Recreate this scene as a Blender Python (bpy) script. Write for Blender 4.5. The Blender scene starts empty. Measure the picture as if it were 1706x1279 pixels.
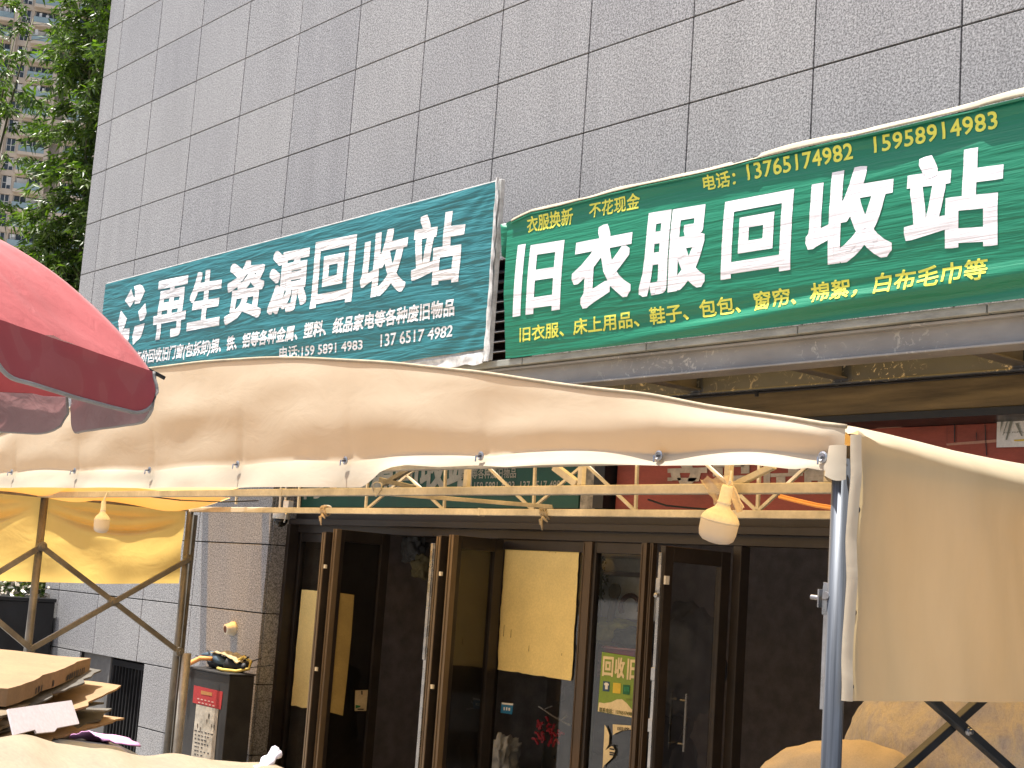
import bpy, bmesh, math, random
from mathutils import Vector, Matrix, noise
random.seed(7)
S = bpy.context.scene
COL = S.collection

# ------------------------------------------------------------------ camera
FPX, CX, CY = 2431.0, 853.0, 639.5            # focal length and centre in photo pixels
def _cam(x, y): return Vector((x-CX, -(y-CY), -FPX))
_dl = _cam(-1199, 835).normalized()
_dv = _cam(2077, -16752).normalized(); _dv = (_dv - _dl*_dl.dot(_dv)).normalized()
ROT = Matrix((-_dl, _dl.cross(_dv), _dv))     # camera axes -> world (x along the wall, y into it, z up)
EYE = Vector((0, -7.9, 1.6))
cam = bpy.data.cameras.new('camera'); cam.sensor_width = 36; cam.lens = FPX/1706*36; cam.clip_end = 2000; cam.clip_start = .05
camo = bpy.data.objects.new('camera', cam); COL.objects.link(camo)
camo.matrix_world = Matrix.Translation(EYE) @ ROT.to_4x4()
S.camera = camo
def ray(x, y): return ROT @ _cam(x, y)
def atY(x, y, Y): d = ray(x, y); return EYE + d*((Y-EYE.y)/d.y)
def atX(x, y, X): d = ray(x, y); return EYE + d*((X-EYE.x)/d.x)
def atZ(x, y, Z): d = ray(x, y); return EYE + d*((Z-EYE.z)/d.z)
def atD(x, y, D): d = ray(x, y); return EYE + d*(D/math.hypot(d.x, d.y))

# ------------------------------------------------------------------ light
SUN = Vector((-.16, -.165, .97)).normalized()
w = bpy.data.worlds.new("World"); S.world = w; w.use_nodes = True
nt = w.node_tree; nt.nodes.clear()
sky = nt.nodes.new('ShaderNodeTexSky'); sky.sky_type = 'NISHITA'; sky.sun_disc = False
sky.sun_elevation = math.asin(SUN.z); sky.sun_rotation = math.atan2(SUN.x, SUN.y)
bg = nt.nodes.new('ShaderNodeBackground'); bg.inputs[1].default_value = .09; sky.dust_density = 5.0; sky.ozone_density = .6
wo = nt.nodes.new('ShaderNodeOutputWorld')
nt.links.new(sky.outputs[0], bg.inputs[0]); nt.links.new(bg.outputs[0], wo.inputs[0])
sl = bpy.data.lights.new('sun', 'SUN'); sl.energy = 5.0; sl.angle = math.radians(.5); sl.color = (1, .955, .88)
so = bpy.data.objects.new('sun', sl); COL.objects.link(so); so.rotation_euler = SUN.to_track_quat('Z', 'Y').to_euler()
so.location = (0, -10, 20)
S.view_settings.view_transform = 'Standard'; S.view_settings.look = 'None'
S.view_settings.exposure = 1.19; S.view_settings.gamma = 1
S.cycles.max_bounces = 8; S.cycles.diffuse_bounces = 4; S.cycles.transmission_bounces = 6; S.cycles.transparent_max_bounces = 12

# ------------------------------------------------------------------ materials
def lin(c): return tuple((v/255/12.92 if v/255 <= .04045 else ((v/255+.055)/1.055)**2.4) for v in c)
class NT:
    def __init__(s, name):
        s.m = bpy.data.materials.new(name); s.m.use_nodes = True; s.t = s.m.node_tree
        s.t.nodes.clear(); s.out = s.t.nodes.new('ShaderNodeOutputMaterial')
    def n(s, typ, **kw):
        n = s.t.nodes.new('ShaderNode'+typ)
        for k, v in kw.items():
            if k in n.inputs: n.inputs[k].default_value = v
            else: setattr(n, k, v)
        return n
    def l(s, a, b): s.t.links.new(a, b)
    def pos(s, scale=(1, 1, 1)):
        g = s.n('NewGeometry'); m = s.n('Mapping'); m.inputs['Scale'].default_value = scale
        s.l(g.outputs['Position'], m.inputs['Vector']); return m.outputs[0]
    def noise(s, vec, scale, detail=4, rough=.55, dist=0):
        n = s.n('TexNoise'); n.inputs['Scale'].default_value = scale; n.inputs['Detail'].default_value = detail
        n.inputs['Roughness'].default_value = rough; n.inputs['Distortion'].default_value = dist
        s.l(vec, n.inputs['Vector']); return n.outputs['Fac']
    def ramp(s, fac, stops):
        r = s.n('ValToRGB'); e = r.color_ramp.elements
        while len(e) < len(stops): e.new(.5)
        for i, (p, c) in enumerate(stops): e[i].position = p; e[i].color = tuple(c)[:3]+(1,)
        s.l(fac, r.inputs[0]); return r.outputs[0]
    def mix(s, fac, a, b, typ='MIX'):
        m = s.n('MixRGB', blend_type=typ)
        for i, v in ((0, fac), (1, a), (2, b)):
            if hasattr(v, 'links'): s.l(v, m.inputs[i])
            elif i == 0: m.inputs[0].default_value = v
            else: m.inputs[i].default_value = tuple(v)[:3]+(1,)
        return m.outputs[0]
    def bump(s, h, strength=.3, dist=.01):
        b = s.n('Bump'); b.inputs['Strength'].default_value = strength; b.inputs['Distance'].default_value = dist
        s.l(h, b.inputs['Height']); return b.outputs[0]
def grey(v): return (v, v, v)
def M(name, col, rough=.6, metal=0, var=.25, scale=6, fine=60, bump=.15, bdist=.003, stretch=(1, 1, 1), spec=.4, trans=0):
    """a worn principled surface: broad and fine mottling, roughness variation, small bump"""
    k = NT(name); v = k.pos(stretch)
    a = k.noise(v, scale, 5); b = k.noise(v, fine, 3)
    lo = tuple(c*(1-var) for c in col); hi = tuple(min(1, c*(1+var*.8)) for c in col)
    c = k.ramp(a, [(.3, lo), (.7, hi)])
    c = k.mix(.35, c, k.ramp(b, [(.3, grey(.6)), (.7, grey(1.0))]), 'MULTIPLY')
    p = k.n('BsdfPrincipled'); k.l(c, p.inputs['Base Color'])
    p.inputs['Metallic'].default_value = metal; p.inputs['Specular IOR Level'].default_value = spec
    rr = k.ramp(a, [(.2, grey(max(.03, rough-.12))), (.8, grey(min(1, rough+.12)))]); k.l(rr, p.inputs['Roughness'])
    if bump: k.l(k.bump(b, bump, bdist), p.inputs['Normal'])
    k.l(p.outputs[0], k.out.inputs[0]); return k.m
def granite(name, base, mod=(1.2048, .704), off=(-18.47, 5.416), spec=1.0, joint=True):
    k = NT(name); g = k.n('NewGeometry'); v = k.pos((1, 1, 1))
    sp = k.noise(v, 66, 4, .85); sp2 = k.noise(v, 30, 4, .7)
    st = k.noise(k.pos((1.6, 1.6, .22)), 2.2, 5, .6)
    sep = k.n('SeparateXYZ'); k.l(g.outputs['Position'], sep.inputs[0])
    def cell(o, off_, m):
        a = k.n('Math', operation='SUBTRACT'); k.l(o, a.inputs[0]); a.inputs[1].default_value = off_
        d = k.n('Math', operation='DIVIDE'); k.l(a.outputs[0], d.inputs[0]); d.inputs[1].default_value = m
        f = k.n('Math', operation='FLOOR'); k.l(d.outputs[0], f.inputs[0]); return f.outputs[0]
    cb = k.n('CombineXYZ'); k.l(cell(sep.outputs[0], off[0], mod[0]), cb.inputs[0]); k.l(cell(sep.outputs[2], off[1], mod[1]), cb.inputs[2])
    wn = k.n('TexWhiteNoise'); k.l(cb.outputs[0], wn.inputs['Vector'])
    c = k.ramp(sp, [(.40, tuple(x*.36 for x in base)), (.5, base), (.60, tuple(min(1, x*1.75) for x in base))])
    c = k.mix(.4, c, k.ramp(sp2, [(.35, grey(.5)), (.65, grey(1))]), 'MULTIPLY')
    c = k.mix(1, c, k.ramp(st, [(.25, grey(.84)), (.7, grey(1.0))]), 'MULTIPLY')
    c = k.mix(1, c, k.ramp(wn.outputs[0], [(0, (.87, .87, .885)), (1, (1.0, .995, .985))]), 'MULTIPLY')
    p = k.n('BsdfPrincipled'); k.l(c, p.inputs['Base Color']); p.inputs['Roughness'].default_value = .58
    k.l(k.bump(sp, .25, .003), p.inputs['Normal']); k.l(p.outputs[0], k.out.inputs[0]); return k.m
def fabric(name, col, tcol, tfac=.45, wr=.25, wscale=(1, 1, 3), rough=.5, spec=.15, var=.10, wdist=.03, wfreq=3.0, dirt=.12):
    """tarpaulin: diffuse + translucent, creased"""
    k = NT(name); v = k.pos(wscale)
    a = k.noise(v, wfreq, 4, .5, .6); d = k.noise(k.pos((1, 1, .35)), 1.7, 6, .62)
    c = k.mix(1, col, k.ramp(d, [(.3, grey(1-dirt)), (.65, grey(1))]), 'MULTIPLY')
    nb = k.bump(a, wr, wdist)
    df = k.n('BsdfDiffuse'); k.l(c, df.inputs[0]); k.l(nb, df.inputs['Normal'])
    tr = k.n('BsdfTranslucent'); tr.inputs[0].default_value = tuple(tcol)+(1,); k.l(nb, tr.inputs['Normal'])
    mx = k.n('MixShader'); mx.inputs[0].default_value = tfac; k.l(df.outputs[0], mx.inputs[1]); k.l(tr.outputs[0], mx.inputs[2])
    gl = k.n('BsdfGlossy'); gl.inputs['Roughness'].default_value = rough; k.l(nb, gl.inputs['Normal'])
    lw = k.n('LayerWeight'); lw.inputs[0].default_value = .12
    mm = k.n('Math', operation='MULTIPLY'); k.l(lw.outputs['Fresnel'], mm.inputs[0]); mm.inputs[1].default_value = spec
    m2 = k.n('MixShader'); k.l(mm.outputs[0], m2.inputs[0]); k.l(mx.outputs[0], m2.inputs[1]); k.l(gl.outputs[0], m2.inputs[2])
    k.l(m2.outputs[0], k.out.inputs[0]); return k.m
def banner(name, col, wr=.3, fold=(1.2, 1, 9), rough=.42, var=.14, wf=2.2):
    k = NT(name)
    a = k.noise(k.pos(fold), wf, 3, .5, .8)
    r2 = k.n('Mapping'); r2.inputs['Rotation'].default_value = (0, .45, 0); r2.inputs['Scale'].default_value = (.9, 1, 7)
    g = k.n('NewGeometry'); k.l(g.outputs['Position'], r2.inputs['Vector'])
    b = k.noise(r2.outputs[0], 1.6, 3, .5, .5)
    ad = k.n('Math', operation='ADD'); k.l(a, ad.inputs[0]); k.l(b, ad.inputs[1])
    d = k.noise(k.pos((1, 1, .5)), 1.3, 5, .6)
    c = k.mix(1, col, k.ramp(d, [(.3, grey(1-var)), (.7, grey(1))]), 'MULTIPLY')
    p = k.n('BsdfPrincipled'); k.l(c, p.inputs['Base Color']); p.inputs['Roughness'].default_value = rough
    p.inputs['Specular IOR Level'].default_value = .45
    k.l(k.bump(ad.outputs[0], wr, .05), p.inputs['Normal']); k.l(p.outputs[0], k.out.inputs[0]); return k.m
def glass(name, tint=(.5, .5, .48), refl=.07):
    k = NT(name)
    t = k.n('BsdfTransparent'); t.inputs[0].default_value = tuple(tint)+(1,)
    g = k.n('BsdfGlossy'); g.inputs['Roughness'].default_value = .03; g.inputs[0].default_value = (.8, .8, .8, 1)
    lw = k.n('LayerWeight'); lw.inputs[0].default_value = .25
    mm = k.n('Math', operation='MULTIPLY_ADD'); k.l(lw.outputs['Fresnel'], mm.inputs[0]); mm.inputs[1].default_value = .35; mm.inputs[2].default_value = refl
    x = k.n('MixShader'); k.l(mm.outputs[0], x.inputs[0]); k.l(t.outputs[0], x.inputs[1]); k.l(g.outputs[0], x.inputs[2])
    k.l(x.outputs[0], k.out.inputs[0]); return k.m
def leafmat(name, c1, c2):
    k = NT(name); a = k.noise(k.pos(), 2.5, 3)
    inf = k.n('NewGeometry')
    c = k.ramp(inf.outputs['Random Per Island'], [(0, c1), (1, c2)])
    p = k.n('BsdfPrincipled'); k.l(c, p.inputs['Base Color']); p.inputs['Roughness'].default_value = .38
    t = k.n('BsdfTranslucent'); k.l(k.mix(1, c, (1.5, 1.9, .5), 'MULTIPLY'), t.inputs[0])
    x = k.n('MixShader'); x.inputs[0].default_value = .3; k.l(p.outputs[0], x.inputs[1]); k.l(t.outputs[0], x.inputs[2])
    k.l(x.outputs[0], k.out.inputs[0]); return k.m

GR = granite('grey_granite', (.362, .358, .360))
GRL = granite('grey_granite_return', (.362, .358, .360), (1.2048, .709), (-18.47, 1.162))
JOINT = M('joint_black', (.015, .015, .016), .8)
TARP = fabric('cream_tarpaulin', (.60, .53, .42), (.66, .50, .28), .32, .14, (1, 1, 2.2), spec=.25)
TARPROOF = fabric('cream_roof_tarpaulin', (.62, .53, .40), (.95, .62, .24), .60, .3, spec=.2)
TARPY = fabric('yellow_side_tarpaulin', (.68, .55, .30), (.90, .61, .17), .55, .5, (1, 1, 1.2), spec=.2, dirt=.2)
TARPR = fabric('tan_side_tarpaulin', (.64, .55, .39), (.74, .56, .28), .45, .25, (1.2, 1.2, .5), spec=.2, dirt=.24, wdist=.04, wfreq=2)
RED = fabric('red_umbrella_cloth', (.36, .10, .105), (.4, .03, .04), .08, .3, (2, 2, 2), spec=.35, rough=.5, dirt=.25, wfreq=6, wdist=.02)
REDF = fabric('red_flap_cloth', (.36, .085, .095), (.4, .03, .04), .05, .15, (2, 2, 2), spec=.05, dirt=.1)
GREYIN = fabric('grey_flap_lining', (.50, .42, .44), (.7, .35, .35), .4, .3, (2, 2, 2), spec=.1, dirt=.35, wfreq=7)
PIPING = M('grey_piping', (.3, .29, .28), .7)
TEAL = banner('teal_banner_cloth', (.024, .165, .185), .45, (.55, 1, 7))
TEALW = banner('teal_banner_white_print', (.78, .77, .78), .45, (.55, 1, 7), .5, .08)
GREEN = banner('green_banner_cloth', (.009, .19, .105), .22, (.5, 1, 9), .42, .12, 2.6)
GREENW = banner('green_banner_white_print', (.80, .79, .84), .15, (.5, 1, 9), .5, .05, 2.6)
GREENY = banner('green_banner_yellow_print', (.80, .80, .12), .15, (.5, 1, 9), .5, .08, 2.6)
PALE = M('banner_back_cream', (.46, .42, .31), .7, var=.2, scale=5)
WFRAME = M('white_sign_frame', (.62, .62, .60), .55, var=.3, scale=9)
STEEL = M('weathered_grey_steel', (.22, .21, .205), .5, .15, .3, 3, 40, .2, stretch=(.6, 1, 1.5))
def stained(name, base):
    k = NT(name); v = k.pos((1, 1, 1)); a = k.noise(k.pos((.6, 1, 1.2)), 3, 5)
    c = k.ramp(a, [(.3, tuple(x*.75 for x in base)), (.7, tuple(x*1.2 for x in base))])
    s = k.noise(v, 14, 6, .7, 1.5); big = k.noise(k.pos((.8, 1, .2)), 1.6, 2)
    drip = k.noise(k.pos((22, 1, .3)), 1.3, 2)
    mk = k.n('Math', operation='MULTIPLY'); k.l(k.ramp(s, [(.565, grey(0)), (.63, grey(1))]), mk.inputs[0]); k.l(k.ramp(big, [(.45, grey(0)), (.6, grey(1))]), mk.inputs[1])
    mk2 = k.n('Math', operation='MAXIMUM'); k.l(mk.outputs[0], mk2.inputs[0]); k.l(k.ramp(drip, [(.70, grey(0)), (.76, grey(.55))]), mk2.inputs[1])
    c = k.mix(mk2.outputs[0], c, (.52, .50, .46))
    p = k.n('BsdfPrincipled'); k.l(c, p.inputs['Base Color']); p.inputs['Roughness'].default_value = .5
    k.l(k.bump(s, .15, .004), p.inputs['Normal']); k.l(p.outputs[0], k.out.inputs[0]); return k.m
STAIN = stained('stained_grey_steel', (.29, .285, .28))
LEDGE = M('canopy_glass_edge', (.33, .335, .30), .4, var=.3, scale=5, stretch=(1, 1, 4))
BROWNBAND = M('brown_bronze_cladding', (.17, .12, .055), .5, .1, .55, 2.5, 50, .2, stretch=(.5, 1, 6))
DARKM = M('dark_brown_aluminium', (.034, .027, .023), .38, .2, .3, 4, 30, .06)
BLACKM = M('black_metal', (.018, .018, .020), .42, .1, .3, 4, 30, .06)
TRIM = M('bronze_edge', (.18, .13, .08), .38, .3, .25, 3, 40, .06, stretch=(1, 1, .2))
BRONZE = M('bronze_aluminium', (.095, .066, .042), .38, .35, .25, 3, 40, .06, stretch=(1, 1, .2))
CHROME = M('chrome_lock_strip', (.42, .41, .40), .28, .9, .3, 8, 50, .1)
GLASS = glass('door_glass', (.66, .66, .63))
YPOST = M('yellow_paper', (.80, .64, .27), .75, var=.10, scale=3, bump=.1)
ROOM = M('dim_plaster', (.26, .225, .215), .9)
POLE = M('galvanised_pole', (.085, .097, .118), .45, .35, .6, 5, 60, .12, stretch=(14, 14, .2))
TUBE = M('cream_painted_tube', (.52, .48, .40), .5, .1, .3, 4, 40, .1)
TUBED = M('dull_steel_tube', (.21, .20, .18), .45, .3, .35, 4, 40, .1)
BLACKT = M('black_square_tube', (.025, .028, .032), .4, .2)
SILVER = M('silver_bolt', (.42, .42, .43), .3, .9)
WHITEPL = M('white_plastic', (.75, .73, .68), .4, var=.08)
CREAMPL = M('cream_plastic', (.78, .72, .58), .4, var=.08)
DIFFU = fabric('milky_diffuser', (.80, .74, .66), (.8, .7, .55), .3, 0, spec=.3, dirt=.05)
def filmm():
    k = NT('plastic_film'); t = k.n('BsdfTransparent'); t.inputs[0].default_value = (.9, .84, .74, 1)
    d = k.n('BsdfDiffuse'); d.inputs[0].default_value = (.55, .46, .34, 1); g = k.n('BsdfGlossy'); g.inputs[1].default_value = .2
    a = k.noise(k.pos(), 9, 4); x = k.n('MixShader'); k.l(k.ramp(a, [(.3, grey(.25)), (.7, grey(.6))]), x.inputs[0]); k.l(t.outputs[0], x.inputs[1]); k.l(d.outputs[0], x.inputs[2])
    y = k.n('MixShader'); y.inputs[0].default_value = .06; k.l(x.outputs[0], y.inputs[1]); k.l(g.outputs[0], y.inputs[2]); k.l(y.outputs[0], k.out.inputs[0]); return k.m
PLASTICF = filmm()
OLDG = M('old_green_sign', (.020, .095, .062), .5, var=.25, scale=3)
OLDGT = M('old_sign_cream_letter', (.50, .46, .36), .6, var=.25)
OLDR = M('old_red_sign', (.30, .065, .042), .6, var=.35, scale=3, stretch=(.6, 1, 2))
OLDRT = M('peeled_letter_backing', (.52, .44, .34), .75, var=.3, scale=10)
PAPER = M('white_paper', (.72, .70, .67), .75, var=.06)
CARD = M('cardboard', (.27, .175, .095), .85, var=.14, scale=7, bump=.1)
CARDD = M('dark_cardboard', (.20, .155, .10), .85, var=.3, scale=7, bump=.1)
CARDG = M('grey_cardboard', (.10, .095, .085), .85, var=.3, scale=7, bump=.1)
WCARD = M('white_board', (.47, .435, .46), .7, var=.04)
TAN = M('tan_sacking', (.55, .45, .31), .9, var=.16, scale=5, fine=140, bump=.35, bdist=.006)
TARPF = M('pale_tan_tarp', (.25, .20, .135), .7, var=.12, scale=4, fine=30, bump=.2, stretch=(1, 4, 1))
def burlap():
    k = NT('dirty_burlap'); a = k.noise(k.pos((1, 1, .45)), 4.5, 6, .7, 1.6); b = k.noise(k.pos((3, 3, 1)), 30, 4, .7, 1.5)
    c = k.ramp(a, [(.30, (.20, .18, .17)), (.42, (.40, .37, .37)), (.50, (.46, .41, .36)), (.58, (.52, .45, .34)), (.70, (.36, .34, .37))])
    c = k.mix(.45, c, k.ramp(b, [(.3, grey(.45)), (.65, grey(1))]), 'MULTIPLY')
    p = k.n('BsdfPrincipled'); k.l(c, p.inputs['Base Color']); p.inputs['Roughness'].default_value = .9
    k.l(k.bump(b, .6, .012), p.inputs['Normal']); k.l(p.outputs[0], k.out.inputs[0]); return k.m
BURLAP = burlap()
PEB = M('pale_pebbles', (.50, .44, .36), .8, var=.45, scale=30)
LEAF1 = leafmat('bamboo_leaf', (.018, .045, .008), (.13, .195, .026))
TRUNK = M('bamboo_cane', (.09, .085, .04), .7)
def amber():
    k = NT('dusty_amber_canopy_sheet'); d = k.noise(k.pos(), 3, 5)
    t = k.n('BsdfTransparent'); t.inputs[0].default_value = (1, .53, .08, 1)
    tr = k.n('BsdfTranslucent'); tr.inputs[0].default_value = (.98, .62, .18, 1)
    x = k.n('MixShader'); k.l(k.ramp(d, [(.3, grey(.12)), (.7, grey(.35))]), x.inputs[0]); k.l(t.outputs[0], x.inputs[1]); k.l(tr.outputs[0], x.inputs[2])
    df = k.n('BsdfDiffuse'); df.inputs[0].default_value = (.4, .34, .22, 1)
    y = k.n('MixShader'); y.inputs[0].default_value = .06; k.l(x.outputs[0], y.inputs[1]); k.l(df.outputs[0], y.inputs[2]); k.l(y.outputs[0], k.out.inputs[0]); return k.m
def flat(name, col, rough=.6): return M(name, col, rough, var=.08, bump=0)
INK = flat('black_ink', (.02, .02, .025)); REDINK = flat('red_sticker', (.42, .035, .035)); PURP = flat('violet_ink', (.16, .12, .35))
LGREEN = flat('leaf_green_print', (.20, .30, .045)); CREAMP = flat('cream_print', (.72, .60, .36)); YEL = flat('yellow_print', (.65, .47, .05))
NAVY = flat('navy_print', (.03, .08, .16)); DGREEN = flat('dark_green_print', (.012, .13, .05)); BLUE = flat('blue_sticker', (.02, .16, .33))
PINK = flat('pink_plastic', (.55, .02, .11), .35); LILAC = flat('lilac_plastic', (.6, .3, .55), .4)
ORANGE = flat('orange_strap', (.75, .33, .10)); YSTRAP = flat('yellow_strap', (.62, .47, .12)); BLKRUB = flat('black_rubber', (.02, .022, .028)); BLUG = flat('blue_grey_cloth', (.07, .11, .15))
CONC = M('grey_paving', (.24, .23, .22), .85, var=.2, scale=2, fine=60, bump=.3)

# ------------------------------------------------------------------ building helpers
def bx(bm, x0, x1, y0, y1, z0, z1):
    v = [bm.verts.new((x, y, z)) for x in (x0, x1) for y in (y0, y1) for z in (z0, z1)]
    for f in ((0, 1, 3, 2), (4, 6, 7, 5), (0, 4, 5, 1), (2, 3, 7, 6), (0, 2, 6, 4), (1, 5, 7, 3)): bm.faces.new([v[i] for i in f])
def bar(bm, a, b, w_, h=None, up=Vector((0, 0, 1))):
    a = Vector(a); b = Vector(b); h = h or w_; d = (b-a).normalized()
    if abs(d.dot(up)) > .95: up = Vector((0, 1, 0))
    s = d.cross(up).normalized()*w_/2; u = s.cross(d).normalized()*h/2
    v = [bm.verts.new(p+i*s+j*u) for p in (a, b) for i, j in ((-1, -1), (1, -1), (1, 1), (-1, 1))]
    for f in ((3, 2, 1, 0), (4, 5, 6, 7), (0, 1, 5, 4), (1, 2, 6, 5), (2, 3, 7, 6), (3, 0, 4, 7)): bm.faces.new([v[i] for i in f])
def tube(bm, pts, r, seg=10, cap=True):
    pts = [Vector(p) for p in pts]; rings = []
    for i, p in enumerate(pts):
        d = (pts[min(i+1, len(pts)-1)]-pts[max(i-1, 0)]).normalized()
        up = Vector((0, 0, 1)) if abs(d.z) < .9 else Vector((0, 1, 0))
        s = d.cross(up).normalized(); u = s.cross(d).normalized(); rr = r[i] if isinstance(r, (list, tuple)) else r
        rings.append([bm.verts.new(p+rr*(math.cos(t)*s+math.sin(t)*u)) for t in [2*math.pi*k/seg for k in range(seg)]])
    for A, B in zip(rings, rings[1:]):
        for k in range(seg): bm.faces.new((A[k], A[(k+1) % seg], B[(k+1) % seg], B[k]))
    if cap and seg > 2: bm.faces.new(rings[0][::-1]); bm.faces.new(rings[-1])
def lathe(bm, base, axis, prof, seg=24):
    """prof: (distance along axis, radius)"""
    axis = Vector(axis).normalized(); up = Vector((0, 1, 0)) if abs(axis.y) < .9 else Vector((1, 0, 0))
    s = axis.cross(up).normalized(); u = s.cross(axis).normalized(); R = []
    for t, r in prof:
        R.append([bm.verts.new(Vector(base)+axis*t+max(r, .0005)*(math.cos(a)*s+math.sin(a)*u)) for a in [2*math.pi*k/seg for k in range(seg)]])
    for A, B in zip(R, R[1:]):
        for k in range(seg): bm.faces.new((A[k], A[(k+1) % seg], B[(k+1) % seg], B[k]))
    bm.faces.new(R[0][::-1]); bm.faces.new(R[-1])
def grid(bm, nu, nv, fn):
    V = [[bm.verts.new(fn(i/nu, j/nv)) for j in range(nv+1)] for i in range(nu+1)]
    for i in range(nu):
        for j in range(nv): bm.faces.new((V[i][j], V[i+1][j], V[i+1][j+1], V[i][j+1]))
    return V
def poly(bm, pts): return bm.faces.new([bm.verts.new(p) for p in pts])
def nz(x, y=0, z=0): return noise.noise(Vector((x, y, z)))
def obj(name, bm, mat, parent=None, smooth=False, bevel=0, solid=0):
    bmesh.ops.recalc_face_normals(bm, faces=bm.faces)
    me = bpy.data.meshes.new(name); bm.to_mesh(me); bm.free()
    me.materials.append(mat)
    if smooth:
        for p in me.polygons: p.use_smooth = True
    o = bpy.data.objects.new(name, me); COL.objects.link(o)
    if parent:
        o.parent = parent; o.matrix_parent_inverse = mw(parent).inverted()
    if bevel:
        b = o.modifiers.new('bevel', 'BEVEL'); b.width = bevel; b.segments = 2; b.limit_method = 'ANGLE'; b.angle_limit = .6
    if solid:
        s = o.modifiers.new('solid', 'SOLIDIFY'); s.thickness = solid; s.offset = 0
    return o
def mw(o):
    m = o.matrix_basis.copy()
    return m if o.parent is None else mw(o.parent) @ o.matrix_parent_inverse @ m
def NB(): return bmesh.new()
def thing(name, label, cat, loc=(0, 0, 0), group=None):
    o = bpy.data.objects.new(name, None); COL.objects.link(o); o.location = loc; o.empty_display_size = .1
    return tag(o, label, cat, group)
def tag(o, label, cat, group=None):
    o['label'] = label; o['category'] = cat
    if group: o['group'] = group
    return o
def struct(o): o['kind'] = 'structure'; return o
def lab(o, t): o['label'] = t; return o

def text_faces(body, bold=0.0, space=1.0):
    cu = bpy.data.curves.new('t', 'FONT'); cu.body = body; cu.offset = bold; cu.space_character = space; cu.resolution_u = 3
    o = bpy.data.objects.new('t', cu); COL.objects.link(o)
    dg = bpy.context.evaluated_depsgraph_get(); dg.update()
    me = bpy.data.meshes.new_from_object(o.evaluated_get(dg))
    bpy.data.objects.remove(o); bpy.data.curves.remove(cu)
    vs = [(v.co.x, v.co.y) for v in me.vertices]; fs = [tuple(p.vertices) for p in me.polygons]
    bpy.data.meshes.remove(me)
    x0 = min(v[0] for v in vs); x1 = max(v[0] for v in vs); y0 = min(v[1] for v in vs); y1 = max(v[1] for v in vs)
    return [((x-x0)/(x1-x0), (y-y0)/(y1-y0)) for x, y in vs], fs
def text(bm, body, X0, X1, Z0, Z1, Y, bold=0.0, fn=None, space=1.0, Z0r=None, Z1r=None):
    """writing on a plane facing the street; bold widens every stroke edge by a square nib"""
    vs, fs = text_faces(body, 0, space); h = abs(Z1-Z0)*bold; P = []; cnt = {}
    for u, t in vs:
        a = Z0 if Z0r is None else Z0+(Z0r-Z0)*u; b = Z1 if Z1r is None else Z1+(Z1r-Z1)*u
        P.append((X0+h+(X1-X0-2*h)*u, a+h+(b-a-2*h)*t))
    V = [bm.verts.new((x, Y, z)) for x, z in P]
    for f in fs:
        try: bm.faces.new([V[i] for i in f])
        except ValueError: pass
        for a, b in zip(f, f[1:]+f[:1]):
            e = (min(a, b), max(a, b)); cnt[e] = cnt.get(e, 0)+1
    if not bold: return
    n = 0
    for (a, b), c in cnt.items():
        if c != 1: continue
        n += 1; pts = sorted({(round(P[q][0]+sx*h, 6), round(P[q][1]+sz*h, 6)) for q in (a, b) for sx in (-1, 1) for sz in (-1, 1)})
        def half(L):
            H = []
            for p in L:
                while len(H) > 1 and (H[-1][0]-H[-2][0])*(p[1]-H[-2][1])-(H[-1][1]-H[-2][1])*(p[0]-H[-2][0]) <= 0: H.pop()
                H.append(p)
            return H[:-1]
        hull = half(pts)+half(pts[::-1])
        if len(hull) > 2: bm.faces.new([bm.verts.new((x, Y-.00004*(1+n % 36), z)) for x, z in hull])
def px_text(bm, body, Y, l, r, bold=0.0, space=1.0):
    """l = (x, top, bottom), r = (x, top, bottom) in the photograph, measured on the sign's plane"""
    a, b = atY(l[0], l[2], Y), atY(l[0], l[1], Y); c, d = atY(r[0], r[2], Y), atY(r[0], r[1], Y)
    text(bm, body, (a.x+b.x)/2, (c.x+d.x)/2, a.z, b.z, Y, bold, None, space, c.z, d.z)
def drape(bm, fn, dx=.06, dz=.06):
    bmesh.ops.triangulate(bm, faces=bm.faces[:])
    """cut the flat print finely and lay it on the cloth"""
    xs = [v.co.x for v in bm.verts]; zs = [v.co.z for v in bm.verts]
    x = math.floor(min(xs)/dx)*dx
    while x < max(xs):
        x += dx; bmesh.ops.bisect_plane(bm, geom=bm.verts[:]+bm.edges[:]+bm.faces[:], plane_co=(x, 0, 0), plane_no=(1, 0, 0))
    z = math.floor(min(zs)/dz)*dz
    while z < max(zs):
        z += dz; bmesh.ops.bisect_plane(bm, geom=bm.verts[:]+bm.edges[:]+bm.faces[:], plane_co=(0, 0, z), plane_no=(0, 0, 1))
    for v in bm.verts: v.co.y += fn(v.co.x, v.co.z)

# ================================================================== GROUND
b = NB(); grid(b, 40, 40, lambda u, v: (-400+800*u, -400+800*v, -.62)); struct(obj('ground', b, CONC))

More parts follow.
